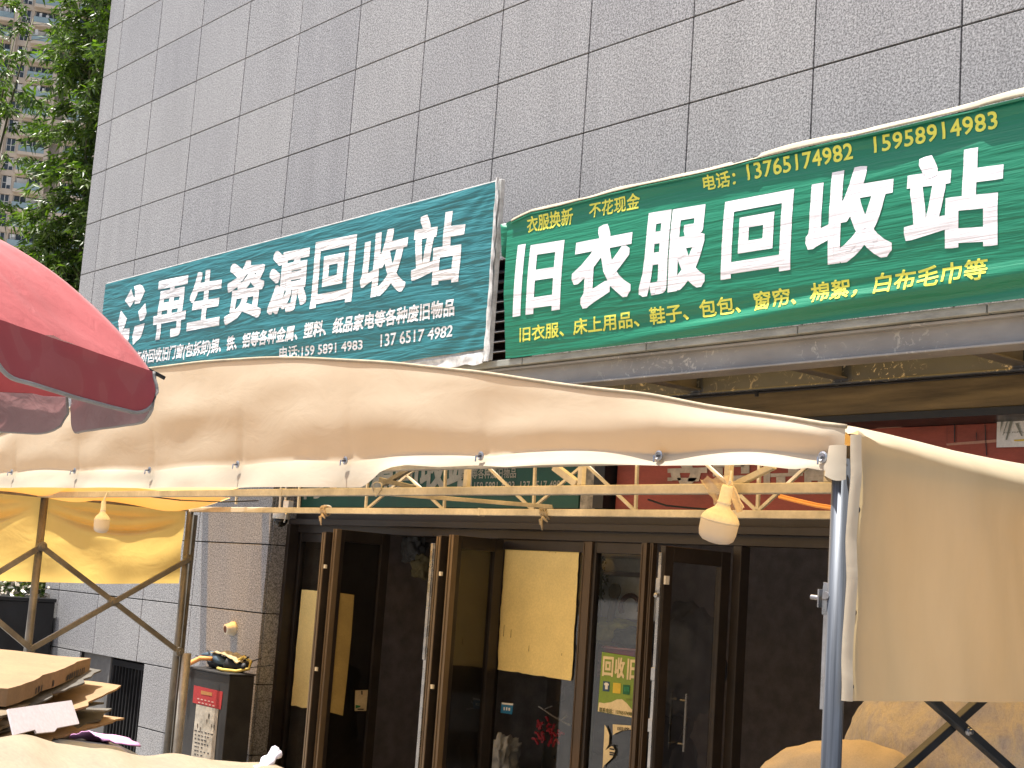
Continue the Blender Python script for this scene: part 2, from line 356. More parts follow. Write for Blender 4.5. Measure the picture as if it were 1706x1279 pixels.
# ================================================================== STONE BUILDING
bld = thing('stone_building', 'grey granite clad building with a recessed glass entrance', 'building', (-12, 0, -.6))
XE = -13.312                                    # right edge of the pillar, where the entrance recess starts
XL = -18.93
zj = [-.62, -.275, .4377, 1.162, 1.871, 2.58, 3.289, 3.998, 4.707, 5.416]+[5.416+.704*k for k in range(1, 14)]
xj = [XL]+[-18.47+1.2048*k for k in range(0, 20)]
SPL = -13.69
VX0, VX1, VZ1 = -10.4, -9.3, 4.45              # louvre vent behind the gap between the banners
def slabs():
    bm = NB(); g = .0065
    for i in range(len(xj)-1):
        for j in range(len(zj)-1):
            x0, x1, z0, z1 = xj[i], xj[i+1], zj[j], zj[j+1]
            if j < 6 and x0 >= XE-.01: continue                     # the entrance opening
            if z1 < .45 and x1 > -17.7 and x0 < -15.9:              # the niche with the louvre door
                if x0 < -17.62 < x1: x1 = -17.62
                elif x0 < -15.85 < x1: x0 = -15.85
                else: continue
            cuts = [(x0, x1)]
            if j < 6 and x1 > XE: cuts = [(x0, SPL), (SPL, XE)]
            if z0 < VZ1 and z1 > 3.3 and x1 > VX0 and x0 < VX1:      # the vent: keep only what lies beside or above it
                if x0 < VX0: bx(bm, x0+g, VX0, 0, .03, z0+g, z1-g)
                if x1 > VX1: bx(bm, VX1, x1-g, 0, .03, z0+g, z1-g)
                if z1 > VZ1: bx(bm, max(x0+g, VX0+.001), min(x1-g, VX1-.001), 0, .03, VZ1, z1-g)
                continue
            for a, c in cuts:
                dy = random.uniform(-.0012, .0012)
                bx(bm, a+g, c-g, dy, .03, z0+g, z1-g)
    return bm
obj('stone_cladding', slabs(), GR, bld, bevel=.003)
b = NB()
bx(b, XL+.01, -17.62, .02, 6, -.62, 15); bx(b, -17.62, -15.85, .02, 6, .445, 15); bx(b, -15.85, XE-.02, .02, 6, -.62, 15)
bx(b, XE-.02, 4, .02, 6, 3.0, 3.35); bx(b, XE-.02, VX0, .02, 6, 3.35, VZ1); bx(b, VX1, 4, .02, 6, 3.35, VZ1); bx(b, XE-.02, 4, .02, 6, VZ1, 15)
obj('wall_core', b, JOINT, bld)
b = NB()                                        # return of the pillar into the entrance
zr = [-.62, -.275, .4377, 1.162, 1.871, 2.58, 3.0]
for j in range(6): bx(b, XE-.02, XE, .036, .36, zr[j]+.005, zr[j+1]-.005)
obj('pillar_return', b, GRL, bld, bevel=.003)
b = NB()                                        # side wall of the building at its far end
for j in range(len(zj)-1):
    for q in range(4): bx(b, XL, XL+.02, .04+q*1.2, 1.23+q*1.2, zj[j]+.005, zj[j+1]-.005)
obj('end_wall', b, GRL, bld)
# shallow niche with the black louvre door
NL = atY(187, 1150, .1).x
b = NB(); bx(b, -17.62, NL-.03, .06, .1, -.62, .44); bx(b, NL-.03, -15.85, .13, .17, -.62, .44); bx(b, NL-.04, NL-.0, .04, .13, -.6, .42); obj('niche_wall', b, M('grey_render', (.17, .165, .16), .85), bld)
ld = obj('louver_door', (lambda bm: (bx(bm, NL+.005, -15.86, .11, .125, -.6, .43), bm)[1])(NB()), BLACKM, bld)
b = NB()
bar(b, (NL+.04, .08, -.6), (NL+.04, .08, .42), .06, .05); bar(b, (-15.92, .08, -.6), (-15.92, .08, .42), .06, .05); bar(b, (NL+.07, .08, .38), (-15.95, .08, .38), .05, .07)
n_ = int((-15.95-NL-.07)/.085)
for i in range(n_): bar(b, (NL+.12+i*.085, .08, -.6), (NL+.12+i*.085, .08, .345), .022, .03)
obj('louver_frame', b, M('charcoal_slats', (.03, .03, .032), .4, .3), ld)
# vent louvres behind the gap between the two banners
b = NB(); bx(b, VX0, VX1, .3, .34, 3.35, VZ1); vb = obj('vent_louver', b, JOINT, bld)
b = NB()
for i in range(12):
    z = 3.36+i*.09; poly(b, [(VX0+.01, .05, z), (VX1-.01, .05, z), (VX1-.01, .13, z+.05), (VX0+.01, .13, z+.05)])
obj('slat', b, M('grey_slats', (.10, .10, .105), .5), vb, solid=.012)
# lintel over the entrance
b = NB(); bx(b, XE, 4, -.03, .03, 2.895, 3.12); obj('lintel_cladding', b, BROWNBAND, bld, bevel=.004)
b = NB(); bx(b, XE, 4, -.05, .34, 2.84, 2.892); obj('lintel_trim', b, BLACKM, bld, bevel=.004)
b = NB(); bx(b, XE, 4, .30, .40, 2.02, 2.24); bx(b, XE, 4, .22, .299, 2.10, 2.16); obj('door_header', b, DARKM, bld, bevel=.005)
b = NB(); bx(b, XE, -2, .34, .42, 2.24, 2.84); obj('sign_backing_wall', b, M('dark_panel', (.05, .035, .03), .7), bld)
b = NB()
for x0, x1 in ((-8.80, -8.62),): bx(b, x0, x1, .2, .335, 2.25, 2.84)
obj('stone_stub', b, M('weathered_stone', (.38, .33, .25), .85, var=.6, scale=14), bld)
b = NB(); bx(b, -8.60, -8.48, .15, .33, 2.28, 2.84); obj('black_box_post', b, BLACKM, bld)
# dim room behind the doors
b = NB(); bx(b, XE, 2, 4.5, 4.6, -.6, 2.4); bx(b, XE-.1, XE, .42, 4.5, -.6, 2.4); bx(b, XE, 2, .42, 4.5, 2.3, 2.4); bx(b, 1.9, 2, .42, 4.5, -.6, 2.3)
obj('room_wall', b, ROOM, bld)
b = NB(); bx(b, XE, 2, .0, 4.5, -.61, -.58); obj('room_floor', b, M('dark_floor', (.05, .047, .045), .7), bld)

# ---- entrance doors (fixed lights and opened leaves)
YD = .36
def fixed_light(x0, x1, fw=.07):
    bm = NB(); bx(bm, x0, x0+fw, YD-.03, YD+.03, -.58, 2.02); bx(bm, x1-fw, x1, YD-.03, YD+.03, -.58, 2.02)
    bx(bm, x0+fw, x1-fw, YD-.028, YD+.028, 1.93, 2.02); bx(bm, x0+fw, x1-fw, YD-.028, YD+.028, -.58, -.45)
    f = obj('fixed_light', bm, DARKM, bld, bevel=.004)
    g = NB(); poly(g, [(x0+fw, YD, -.45), (x1-fw, YD, -.45), (x1-fw, YD, 1.93), (x0+fw, YD, 1.93)]); obj('glass_pane', g, GLASS, f)
    return f
fixed_light(XE+.005, -12.55, .09)
fixed_light(-9.99, -8.80, .075)
fixed_light(-8.76, -8.12, .05)
for x0, x1, y0 in ((-10.045, -9.995, .30), (-8.85, -8.745, .31), (-8.13, -8.07, .26), (-8.055, -8.02, .28)):
    b = NB(); bx(b, x0, x1, y0, .33, -.58, 2.02)
    bx(b, x0+.012, x0+.02, y0-.006, y0-.001, -.58, 2.01)
    obj('mullion', b, BRONZE, bld, bevel=.004)
for x0, x1, y0, y1, z1 in ((-7.22, -7.14, .30, .40, 2.02), (-6.36, -6.3, .30, .40, 2.02), (XE, XE+.06, .2, .32, 2.1)):
    b = NB(); bx(b, x0, x1, y0, y1, -.58, z1); obj('door_jamb', b, DARKM, bld, bevel=.004)
def leaf(xh, y1, thick=.05, ztop=1.99, chrome=1, bronze=1, tilt=0.0, label=None):
    """a glass leaf hinged at xh on the frame, standing open towards the street with its free edge at y1"""
    y0 = .30; sw = .10; zb = -.55
    bm = NB(); t = thick/2
    def X(y): return xh+tilt*(y0-y)
    def bxs(ya, yb, z0, z1, tt=t):
        v = [bm.verts.new((X(y)+s*tt, y, z)) for s in (-1, 1) for y in (ya, yb) for z in (z0, z1)]
        for f in ((0, 1, 3, 2), (4, 6, 7, 5), (0, 4, 5, 1), (2, 3, 7, 6), (0, 2, 6, 4), (1, 5, 7, 3)): bm.faces.new([v[i] for i in f])
    bxs(y0-sw, y0, zb, ztop); bxs(y1+.012, y1+sw, zb, ztop); bxs(y1+sw, y0-sw, ztop-.11, ztop, t-.002); bxs(y1+sw, y0-sw, zb, zb+.16, t-.002)
    d = obj('open_door', bm, DARKM, bld, bevel=.004)
    g = NB(); poly(g, [(X(y1+sw), y1+sw, zb+.16), (X(y0-sw), y0-sw, zb+.16), (X(y0-sw), y0-sw, ztop-.11), (X(y1+sw), y1+sw, ztop-.11)]); obj('glass_pane', g, GLASS, d)
    if bronze:
        e = NB()
        bx(e, X(y1)-t-.001, X(y1)-t+.018, y1-.006, y1+.05, zb, ztop); bx(e, X(y1)+t-.016, X(y1)+t+.003, y1-.006, y1+.05, zb, ztop)
        bx(e, X(y1)-t+.018, X(y1)+t-.016, y1+.003, y1+.03, zb, ztop); obj('edge_trim', e, TRIM, d, bevel=.002)
    if chrome:
        e = NB(); xx = X(y1)-t-.012 if chrome < 0 else X(y1)
        bx(e, xx-.014, xx+.014, y1-.016, y1-.007, .4, ztop-.05)
        for z in (1.72, 1.1, .75): bx(e, xx-.020, xx+.020, y1-.024, y1-.0165, z-.07, z+.02)
        lathe(e, (xx, y1-.03, 1.62), (0, -1, 0), [(0, .018), (.012, .018), (.014, .008)], 12)
        obj('lock_strip', e, CHROME, d, bevel=.002)
    h = NB()
    if not chrome: return d
    ym = y1+.26
    for sx in (t+.045,):
        tube(h, [(X(ym)+sx, ym, .55), (X(ym)+sx, ym, .95)], .010); tube(h, [(X(ym)+t-.01, ym, .9), (X(ym)+sx, ym, .9)], .008); tube(h, [(X(ym)+t-.01, ym, .6), (X(ym)+sx, ym, .6)], .008)
    obj('handle', h, M('dull_handle', (.2, .19, .18), .3, .8), d)
    lg = NB(); bx(lg, X(y1)+t+.004, X(y1)+t+.02, y1+.005, y1+.045, 1.70, 1.76); obj('door_stop', lg, WHITEPL, d)
    return d
L1X = atY(549, 1000, -.36).x-.066; L2X = atY(745, 1000, -.30).x-.06
leaf(L1X, -.36, .06, 2.03, 0, 1, .10)
leaf(L2X, -.30, .06, 2.01, 0, 1, .10)
leaf(-7.26, -.42, .05, 1.97, 1, 0, .02)
# narrow secondary leaves folded back beside them
def slim(xh, y0, y1, chrome):
    bm = NB(); bx(bm, xh-.03, xh+.03, y1, y0, -.55, 2.0)
    d = obj('folded_door', bm, DARKM, bld, bevel=.004)
    e = NB(); bx(e, xh-.028, xh-.008, y1-.008, y1-.001, -.55, 1.99); bx(e, xh+.004, xh+.03, y1-.008, y1-.001, -.55, 1.99); obj('edge_trim', e, TRIM, d)
    if chrome:
        e = NB(); bx(e, xh-.075, xh-.04, y1-.03, y1-.02, .95, 1.93); bx(e, xh-.07, xh-.03, y1-.02, y1+.03, -.5, 1.93); obj('lock_strip', e, CHROME, d, bevel=.003)
    for z in (1.66, .72): h = NB(); bx(h, xh+.031, xh+.06, y1, y1+.02, z, z+.035); obj('hinge_block', h, CREAMPL, d)
slim(atY(531, 1000, -.42).x, .28, -.42, 0)
slim(atY(724, 1000, -.34).x, .28, -.34, 1)

# ================================================================== STEEL CANOPY
can = thing('entrance_canopy', 'long grey steel canopy with stained fascia under the green banner', 'canopy', (-8, 0, 3.0))
CF = -.84
b = NB(); bx(b, -15.0, 3, CF+.08, CF+.19, 3.118, 3.268)
bx(b, -15.0, 3, CF+.02, CF+.21, 3.262, 3.28); bx(b, -15.0, 3, CF+.02, CF+.21, 3.104, 3.118); obj('fascia_beam', b, STAIN, can, bevel=.004)
b = NB()
for i in range(14): bx(b, -15.0+i*1.32+.004, -15.0+(i+1)*1.32-.004, CF-.02, CF+.22, 3.285, 3.338)
obj('ledge_strip', b, LEDGE, can, bevel=.006)
b = NB(); poly(b, [(-15.0, CF+.22, 3.33), (3, CF+.22, 3.33), (3, -.002, 3.33), (-15.0, -.002, 3.33)]); obj('roof_sheet', b, amber(), can)
b = NB(); bx(b, -15.0, 3, -.13, -.035, 3.10, 3.29); bx(b, -15.0, 3, -.15, -.035, 3.085, 3.10); obj('rear_beam', b, stained('shade_blued_stained_steel', (.055, .065, .085)), can, bevel=.004)  # stained steel; base darkened and blued as painted shade against the amber light
for x in (-14.9, -13.6, -12.3, -11.0, -9.75, -8.5, -7.28, -5.98, -4.66, -3.35):
    b = NB(); bx(b, x-.012, x+.012, CF+.19, -.13, 3.13, 3.27); bx(b, x-.06, x+.06, CF+.19, -.13, 3.118, 3.13); bx(b, x-.055, x+.055, CF+.19, -.13, 3.27, 3.28)
    obj('bracket', b, M('brown_grey_bracket', (.14, .125, .105), .55) if x == -14.9 else bpy.data.materials['brown_grey_bracket'], can, bevel=.003)
for i in range(12):
    b = NB(); x = -14.3+i*.66+.33*(i % 2); lathe(b, (x, -.11, 3.083), (0, 0, -1), [(0, .03), (.012, .03), (.014, .014), (.035, .014)], 10); obj('bolt', b, BLACKM, can)
b = NB(); tube(b, [(-14, -.1, 3.075), (-9, -.12, 3.07), (-6, -.11, 3.075), (0, -.11, 3.07)], .008, 6); obj('cable', b, BLACKM, can)

# ================================================================== BANNERS
# ---- teal banner
YT = -.90
ts = thing('teal_banner_sign', 'teal recycling station banner with recycling symbol on white frame above the stall', 'banner', (-12.4, YT, 3.34))
tx0, tx1, tz0, tz1 = -16.03, -8.76, 3.345, 4.80
def tealw(x, z):
    u = (x-tx0)/(tx1-tx0); e = min(u, 1-u, (z-tz0)/1.4, (tz1-z)/1.4); k = min(1, max(0, e*9))
    d = -.010*nz(x*.55, z*5.5, 3) - .006*nz(x*1.6+z*3, z*2, 8)
    r = math.hypot((x-tx1)*.8, (z-3.75)*1.0)                       # pulled creases near the torn right edge
    d -= .022*math.sin(math.atan2(z-3.75, tx1-x)*13)*math.exp(-r*2.2)*min(1, r*4)
    r = math.hypot((x-tx1)*.8, (z-tz1))
    d -= .018*math.sin(math.atan2(tz1-z, tx1-x)*17)*math.exp(-r*2.0)*min(1, r*4)
    return d*k-.006*k
b = NB(); bx(b, tx0, tx1-.012, YT+.012, YT+.055, tz0, tz1); fr = obj('sign_frame', b, WFRAME, ts, bevel=.006)
b = NB()
def tfn(u, v):
    x = tx0+.012+(tx1-tx0-.045)*u; lo = tz0+.035+.05*max(0, u-.55)/.45; z = lo+(tz1-.018-lo)*v
    if u > .999: x -= .02*max(0, nz(z*7, 2))
    return (x, YT+tealw(x, z), z)
grid(b, 240, 70, tfn); obj('banner_cloth', b, TEAL, ts, smooth=True)
b = NB()                                       # loose torn white edge at the right and below
def edge(u, v):
    z = tz0-.02+(tz1-tz0+.025)*u; w_ = .035+.03*max(0, 1-u*1.6)+.012*nz(z*6, 1)
    return (tx1-.045+w_*v+.012*nz(z*9, v*3), YT-.012-.012*math.sin(v*3.1)+.012*nz(z*8, v*2, 4), z)
grid(b, 60, 5, edge)
def edge2(u, v):
    x = tx1-2.4+2.35*u; return (x, YT-.014+.02*nz(x*5, v), tz0-.03+(.035+.055*u)*v+.012*nz(x*6, v*2, 7)+.005*math.sin(x*20)*(1-v))
grid(b, 60, 5, edge2)
obj('torn_edge', b, M('white_torn_vinyl', (.66, .66, .65), .6, var=.35, scale=14), ts, smooth=True)
YTT = YT-.0028
b = NB()
PXB = [('再', (258.5, 470, 567), (312, 459, 557)), ('生', (316, 455, 551), (371, 447, 541)), ('资', (379, 438, 541), (440, 432, 527)), ('源', (449, 421, 526), (514, 409, 513)),
       ('回', (522, 405, 514), (591, 391, 501)), ('收', (603, 394, 499), (679, 374, 484)), ('站', (688, 362, 479), (773, 349, 468))]
def bigfit(bm, ch, Y, l, r, bold): px_text(bm, ch, Y, l, r, bold)
for ch, l, r in PXB: bigfit(b, ch, YTT, l, r, .034)
drape(b, tealw, .05, .03); obj('large_lettering', b, TEALW, ts)
b = NB()
px_text(b, '回收：高价回收旧门窗(包拆卸)铜、铁、铝等各种金属、塑料、纸品家电等各种废旧物品', YTT, (194, 591, 617), (758, 496, 530), .024)
px_text(b, '电话:159 5891 4983', YTT, (466.5, 578, 600), (604.5, 563, 583), .018)
px_text(b, '137 6517 4982', YTT, (634, 557, 577.5), (755, 541, 560.5), .018)
drape(b, tealw, .05, .03); obj('small_lettering', b, TEALW, ts)
b = NB()                                       # the three-arrow recycling symbol
def R4(x, y): return atY(160+x*.2815, 280+y*.2815, YTT)
for pts in ([(175, 785), (212, 715), (228, 760), (240, 770), (205, 825)], [(228, 700), (262, 688), (282, 700), (284, 745), (295, 728), (262, 800), (232, 805), (240, 775), (236, 730)],
            [(255, 850), (296, 798), (305, 860), (290, 895), (265, 905)], [(232, 935), (292, 918), (265, 1000), (235, 1028), (222, 1048), (216, 990)],
            [(135, 905), (150, 842), (188, 890), (172, 905), (165, 930), (152, 985), (150, 1010), (140, 965)], [(166, 950), (202, 948), (192, 1035), (152, 1042), (158, 990)]):
    poly(b, [R4(*p) for p in pts])
drape(b, tealw, .05, .03); obj('recycling_symbol', b, TEALW, ts)

# ---- green banner
YG = -.88
gs = thing('green_banner_sign', 'green old clothes recycling banner with white and yellow lettering on the canopy edge', 'banner', (-6, YG, 3.34))
gx0, gx1, gz0, gz1 = -8.655, -3.3, 3.338, 4.47
def gtop(x): return gz1+.012*nz(x*1.3, 5)-.05*max(0, min(1, (-8.35-x)/.3))
def greenw(x, z):
    t = max(0, min(1, (z-gz0)/(gz1-gz0))); u = (x-gx0)/(gx1-gx0)
    d = -.03*math.sin(t*3.14)                                        # belly
    d -= .005*nz(x*.5, z*11, 2)*max(0, min(1, (x+7.4)/1.0))           # fine horizontal creases
    k = max(0, 1-t/.21)*max(0, min(1, (x+7.9)/2.2))                   # slack swags along the foot
    s = z-gz0-.05*(x+6)
    d -= .050*k*math.sin(s*30-.8+nz(x*.6, 1)*1.2)*min(1, t*12)
    d -= .03*max(0, 1-abs(t-.97)/.06)*(.7+.6*nz(x*1.5, 3))             # rolled hem at the top
    return d
b = NB()
def gfn(u, v):
    x = gx0+(gx1-gx0)*u; z = gz0+(gtop(x)-gz0)*v
    x += (.085*(1-v)+.02*nz(z*4, 1))*(1-u)**14
    return (x, YG+greenw(x, z), z)
grid(b, 220, 90, gfn); obj('banner_cloth', b, GREEN, gs, smooth=True)
b = NB()                                       # overhanging rolled top, its cream back showing
def lipd(x): 
    st = [(-8.66, .0), (-8.4, .004), (-7.0, .008), (-6.35, .014), (-6.12, .020), (-6.1, .012), (-5.2, .026), (-4.7, .022), (-4.5, .012), (-4.45, .030), (-3.3, .032)]
    for (a, p), (c, q) in zip(st, st[1:]):
        if a <= x <= c: return p+(q-p)*(x-a)/(c-a)
    return .03
def lip(u, v):
    x = gx0+.06+(gx1-gx0-.06)*u; a = 3.6*v; r = .012+.3*lipd(x)
    p = lipd(x)+.006*nz(x*4, 2)
    return (x, YG-.028-p*(1-v)+.02*v, gtop(x)+.004+(.012+.05*max(0, nz(x*.8, 4))+.03*max(0, (x+5.6)/2.3)+.012*nz(x*3.1, v))*(1 if abs(x+6.2) > .12 else .1)*math.sin(v*3.1)-.015*(1-v)*(1-v))
grid(b, 200, 8, lip); obj('rolled_top', b, PALE, gs, smooth=True, solid=.004)
b = NB()                                       # green flap folded over, hanging from the roll
def flap(u, v):
    x = gx0+.06+(gx1-gx0-.06)*u
    p = lipd(x)+.006*nz(x*4, 2); return (x, YG-.030-p*(1-.25*v)+.006*nz(x*4, v*2), gtop(x)-.015-.006-(.010+.10*lipd(x))*v)
grid(b, 200, 4, flap); obj('folded_hem', b, GREEN, gs, smooth=True, solid=.003)
b = NB()
def earfn(u, v):
    z = 4.22-.92*u*.25+.2; return (gx0-.09*(1-u)*math.sin(v*3.1)-.02+.1*v*(1-u), YG+.03-.06*math.sin(v*3), 4.43-.25*u-.04*v)
grid(b, 12, 10, earfn); obj('side_fold', b, GREEN, gs, smooth=True, solid=.003)
for p in ((-8.45, 4.42), (-6.15, gz1), (-3.9, gz1)):
    b = NB(); tube(b, [(p[0], YG-.02, p[1]+.01), (p[0]+.02, YG+.4, p[1]+.08), (p[0]+.03, 0, p[1]+.12)], .006, 6)
    obj('tie_wire', b, BLACKM, gs)
YGT = YG-.003
GB = [('旧', (862, 410, 528), (940.5, 397.5, 517)), ('衣', (958.5, 384, 519), (1058, 366, 496)), ('服', (1072, 358, 496), (1181.5, 340, 477)), ('回', (1208, 338, 467), (1323.5, 316, 450)),
      ('收', (1348.5, 293, 446), (1492, 268, 428)), ('站', (1512.5, 266, 418), (1675, 240, 409))]
b = NB()
for ch, l, r in GB: bigfit(b, ch, YGT, l, r, .036)
drape(b, greenw, .05, .022); obj('large_lettering', b, GREENW, gs)
b = NB()
px_text(b, '衣服换新', YGT, (880, 363, 389), (956, 346, 374), .018)
px_text(b, '不花现金', YGT, (983.5, 339, 364), (1067.5, 321, 348), .018)
px_text(b, '电话：', YGT, (1174, 294, 319), (1228, 284, 309), .02)
px_text(b, '13765174982', YGT, (1248, 275, 301), (1423, 238.5, 265), .02, 1.06)
px_text(b, '15958914983', YGT, (1458, 229, 255.5), (1663.5, 185.5, 214), .02, 1.06)
px_text(b, '旧衣服、床上用品、鞋子、包包、窗帘、棉絮，白布毛巾等', YGT, (868, 546, 571), (1648.5, 429, 467), .02)
drape(b, greenw, .05, .022); obj('yellow_lettering', b, GREENY, gs)

# ---- old signs over the doors
YO = .30
og = thing('old_green_sign', 'old dark green shop sign with cream lettering under the canopy over the doors', 'sign', (-11, YO, 2.3))
b = NB(); bx(b, XE+.08, -8.93, YO, YO+.03, 2.29, 2.83); obj('sign_panel', b, OLDG, og, bevel=.004)
b = NB()
px_text(b, '再生资源回收站', YO-.004, (505, 765, 832), (790, 745, 812), .03); 
obj('large_lettering', b, OLDGT, og)
b = NB()
px_text(b, '家电等各种废旧物品', YO-.006, (766, 781, 798), (860, 779, 796), .012)
px_text(b, '159 5891 4983  137 6517 4982', YO-.006, (790, 803, 818), (940, 800, 815), .012)
obj('small_lettering', b, OLDGT, og)
rs = thing('old_red_sign', 'faded red shop sign with peeled cream lettering right of the old green sign', 'sign', (-6, YO, 2.3))
b = NB(); bx(b, -8.45, -2.2, .26, .31, 2.27, 2.838); obj('sign_panel', b, OLDR, rs, bevel=.004)
b = NB()
def R3(x, y): p = atY(1000+x*.2345, 770+y*.2345, .253); return (p.x, .253, p.z)
def quads(bm, L, f):
    for q in L: poly(bm, [f(*p) for p in q])
quads(b, [[(478, 45), (760, 35), (760, 75), (478, 75)], [(500, 75), (565, 75), (575, 128), (510, 128)], [(640, 75), (715, 75), (700, 135), (620, 135)], [(545, 110), (690, 110), (640, 165), (570, 165)],
          [(478, 108), (512, 108), (512, 132), (478, 132)], [(560, 5), (640, 2), (660, 40), (580, 40)],
          [(800, 10), (1020, 0), (1020, 30), (800, 38)], [(800, 38), (870, 38), (870, 100), (800, 100)], [(930, 95), (1060, 92), (1060, 165), (1035, 165), (1035, 125), (960, 125), (960, 165), (930, 165)], [(1000, 20), (1060, 18), (1060, 78), (1000, 80)],
          [(1160, 0), (1210, 0), (1205, 178), (1160, 178)], [(1210, 80), (1440, 72), (1440, 95), (1210, 105)], [(1250, 100), (1315, 98), (1315, 178), (1250, 178)], [(1335, 40), (1410, 38), (1420, 72), (1335, 75)], [(1210, 165), (1250, 165), (1250, 190), (1210, 190)],
          [(1450, 45), (1595, 40), (1595, 95), (1450, 98)], [(1450, 98), (1500, 98), (1500, 178), (1450, 178)], [(1500, 98), (1660, 95), (1660, 128), (1500, 130)], [(1545, 130), (1600, 130), (1600, 178), (1545, 178)]], R3)
obj('peeled_lettering', b, OLDRT, rs)
b = NB()
def R1(x, y): p = atY(1540+x*.1251, 640+y*.1251, .252); return (p.x, .252, p.z)
quads(b, [[(40, 470), (430, 460), (435, 495), (50, 515)], [(490, 460), (650, 445), (800, 470), (790, 495), (640, 468), (500, 480)], [(290, 790), (500, 770), (940, 735), (985, 735), (985, 770), (720, 790), (300, 815)]], R1)
p8 = lambda x, y: (lambda p: (p.x, .251, p.z))(atY(960+x*.4373, 480+y*.4373, .251))
quads(b, [[(1100, 525), (1240, 520), (1240, 530), (1150, 535)], [(1335, 503), (1450, 500), (1450, 510), (1340, 512)]], p8)
obj('tape_residue', b, M('peach_tape', (.46, .24, .17), .7), rs)
b = NB(); quads(b, [[(300, 500), (303, 500), (303, 790), (300, 790)], [(395, 500), (410, 500), (410, 770), (395, 770)], [(685, 640), (695, 640), (705, 745), (697, 745)], [(800, 520), (812, 520), (835, 950), (822, 950)]], R1)
obj('crack', b, INK, rs)
nb_ = thing('white_paper_notice', 'white paper notice pinned on the faded red sign at the right edge', 'notice', (-4.7, .24, 2.65))
b = NB(); p1 = [R1(990, 430), R1(1420, 412), R1(1410, 835), R1(980, 845)]; poly(b, [(x, .236, z) for x, y, z in p1][::-1]); obj('paper_sheet', b, PAPER, nb_, solid=.003)
b = NB()
def R1b(x, y): p = atY(1540+x*.1251, 640+y*.1251, .228); return (p.x, .228, p.z)
quads(b, [[(1020, 460), (1050, 440), (1060, 450), (1010, 640), (1005, 700)], [(1140, 490), (1180, 485), (1100, 740), (1080, 740)], [(1210, 520), (1250, 515), (1310, 690), (1290, 690)], [(1095, 500), (1110, 500), (1050, 680), (1040, 680)]], R1b)
c0, c1 = R1b(1065, 655), R1b(1420, 620); text(b, "I'm FUTURE", c0[0], c1[0], c0[2], c1[2], .228, .02)
obj('printed_marks', b, flat('faded_ink', (.22, .23, .20)), nb_)
b = NB(); quads(b, [[(1190, 738), (1420, 725), (1420, 752), (1200, 758)]], R1b); obj('yellow_stripe', b, YEL, nb_)

# ================================================================== THE STALL TENT
XR, XLT, YF, YM, YB, ZE = -3.11, -13.2, -3.80, -2.55, -1.0, 2.148
tent = thing('market_stall_tent', 'cream tarpaulin stall tent on tube frame with hanging side curtains', 'tent', (-8, -2.4, -.62))
def interp(L, x):
    if x <= L[0][0]: return L[0][1]
    for (a, p), (c, q) in zip(L, L[1:]):
        if a <= x <= c: return p+(q-p)*(x-a)/(c-a)
    return L[-1][1]
def curve(L): return sorted([(lambda p: (p.x, p.z))(atY(x, y, YF)) for x, y in L])
TOP = curve([(236, 617), (340, 604), (441, 597.5), (480, 597), (520, 598), (564, 600.5), (649, 605), (733, 614), (818, 623), (860, 630), (960, 645), (1091, 659), (1179, 678), (1327, 699), (1397, 711), (1421, 716)])
TOP = [(XLT-.1, 2.20), (XLT+.6, 2.30), (-11.2, 2.46), (-9.8, 2.60)]+TOP
GRO = curve([(25, 787), (130, 785), (255, 784), (402, 774), (582, 768), (808, 760), (1105, 760), (1378, 763), (1421, 764)])
HEM = curve([(0, 813), (300, 814), (450, 813), (612, 813), (625, 808), (637, 800), (652, 788), (672, 781), (697, 777), (745, 780), (800, 776), (858, 780), (926, 777), (1014, 775), (1120, 777), (1228, 778), (1274, 777), (1335, 784), (1357, 781), (1372, 784), (1421, 790)])
def smooth_(L, x, r=.12): return (interp(L, x-r)+2*interp(L, x)+interp(L, x+r))/4
GX = [atY(x, y, YF).x for x, y in ((25, 787), (130, 785), (255, 784), (402, 774), (582, 768), (808, 760), (1105, 760), (1378, 763))]
GX0 = [XLT]+GX+[XR]
def near_g(x):                                 # 0 at a grommet .. 1 midway between two
    for a, c in zip(GX0, GX0[1:]):
        if a <= x <= c: t = (x-a)/(c-a); return math.sin(math.pi*t)
    return 0
def gable(u, v):
    x = XLT+(XR-XLT)*u
    zt, zg, zh = smooth_(TOP, x), smooth_(GRO, x, .2), interp(HEM, x); g = near_g(x)
    k = g*(.03+.05*abs(nz(math.floor((x+13.2)/1.3)*3.7, 2))+.05*max(0, (x+6)/3))                       # the crease runs a little above the grommets between them
    if v < .55:
        t = v/.55; z = zt+(zg+k*.35-zt)*t
        y = YF-.015-.022*math.sin(t*3.14)*(1+.6*nz(x*.9, t*2, 3))-.02*nz(x*1.7, z*4, 6)*math.sin(t*3.14)
        y += .018*(1-g)*math.exp(-((1-t)/.5)**2)
        for gx in GX: y += .010*t*t*math.exp(-((x-gx)/.035)**2)
    else:
        t = (v-.55)/.45; z0 = zg+k*.35; z = z0+(zh-z0)*t
        y = YF-.015-(.010+.042*g)*max(0, t)**.8*(.55+.45*min(1, (x+13.2)/3))-.018*nz(x*2.2, t, 9)*t
        y += .018*(1-g)*(1-t)
    if u > .985: y = y*(1-(u-.985)/.015)+(YF-.02)*(u-.985)/.015
    return (x, y, z)
b = NB(); grid(b, 420, 40, gable); obj('gable_sheet', b, TARP, tent, smooth=True)
def prof(x):                                   # arched roof line
    return smooth_(TOP, x)
SH = sorted([(lambda p: (p.y, p.z))(atX(x, y, XR+.03)) for x, y in [(1421, 716), (1463, 742), (1572, 777), (1706, 812)]])+[(-1.0, 2.14)]
ST = sorted([(lambda p: (p.y, p.z))(atX(x, y, XR-.30)) for x, y in [(1424, 716), (1480, 729), (1540, 744), (1620, 760), (1706, 775)]])+[(-1.0, 2.24)]
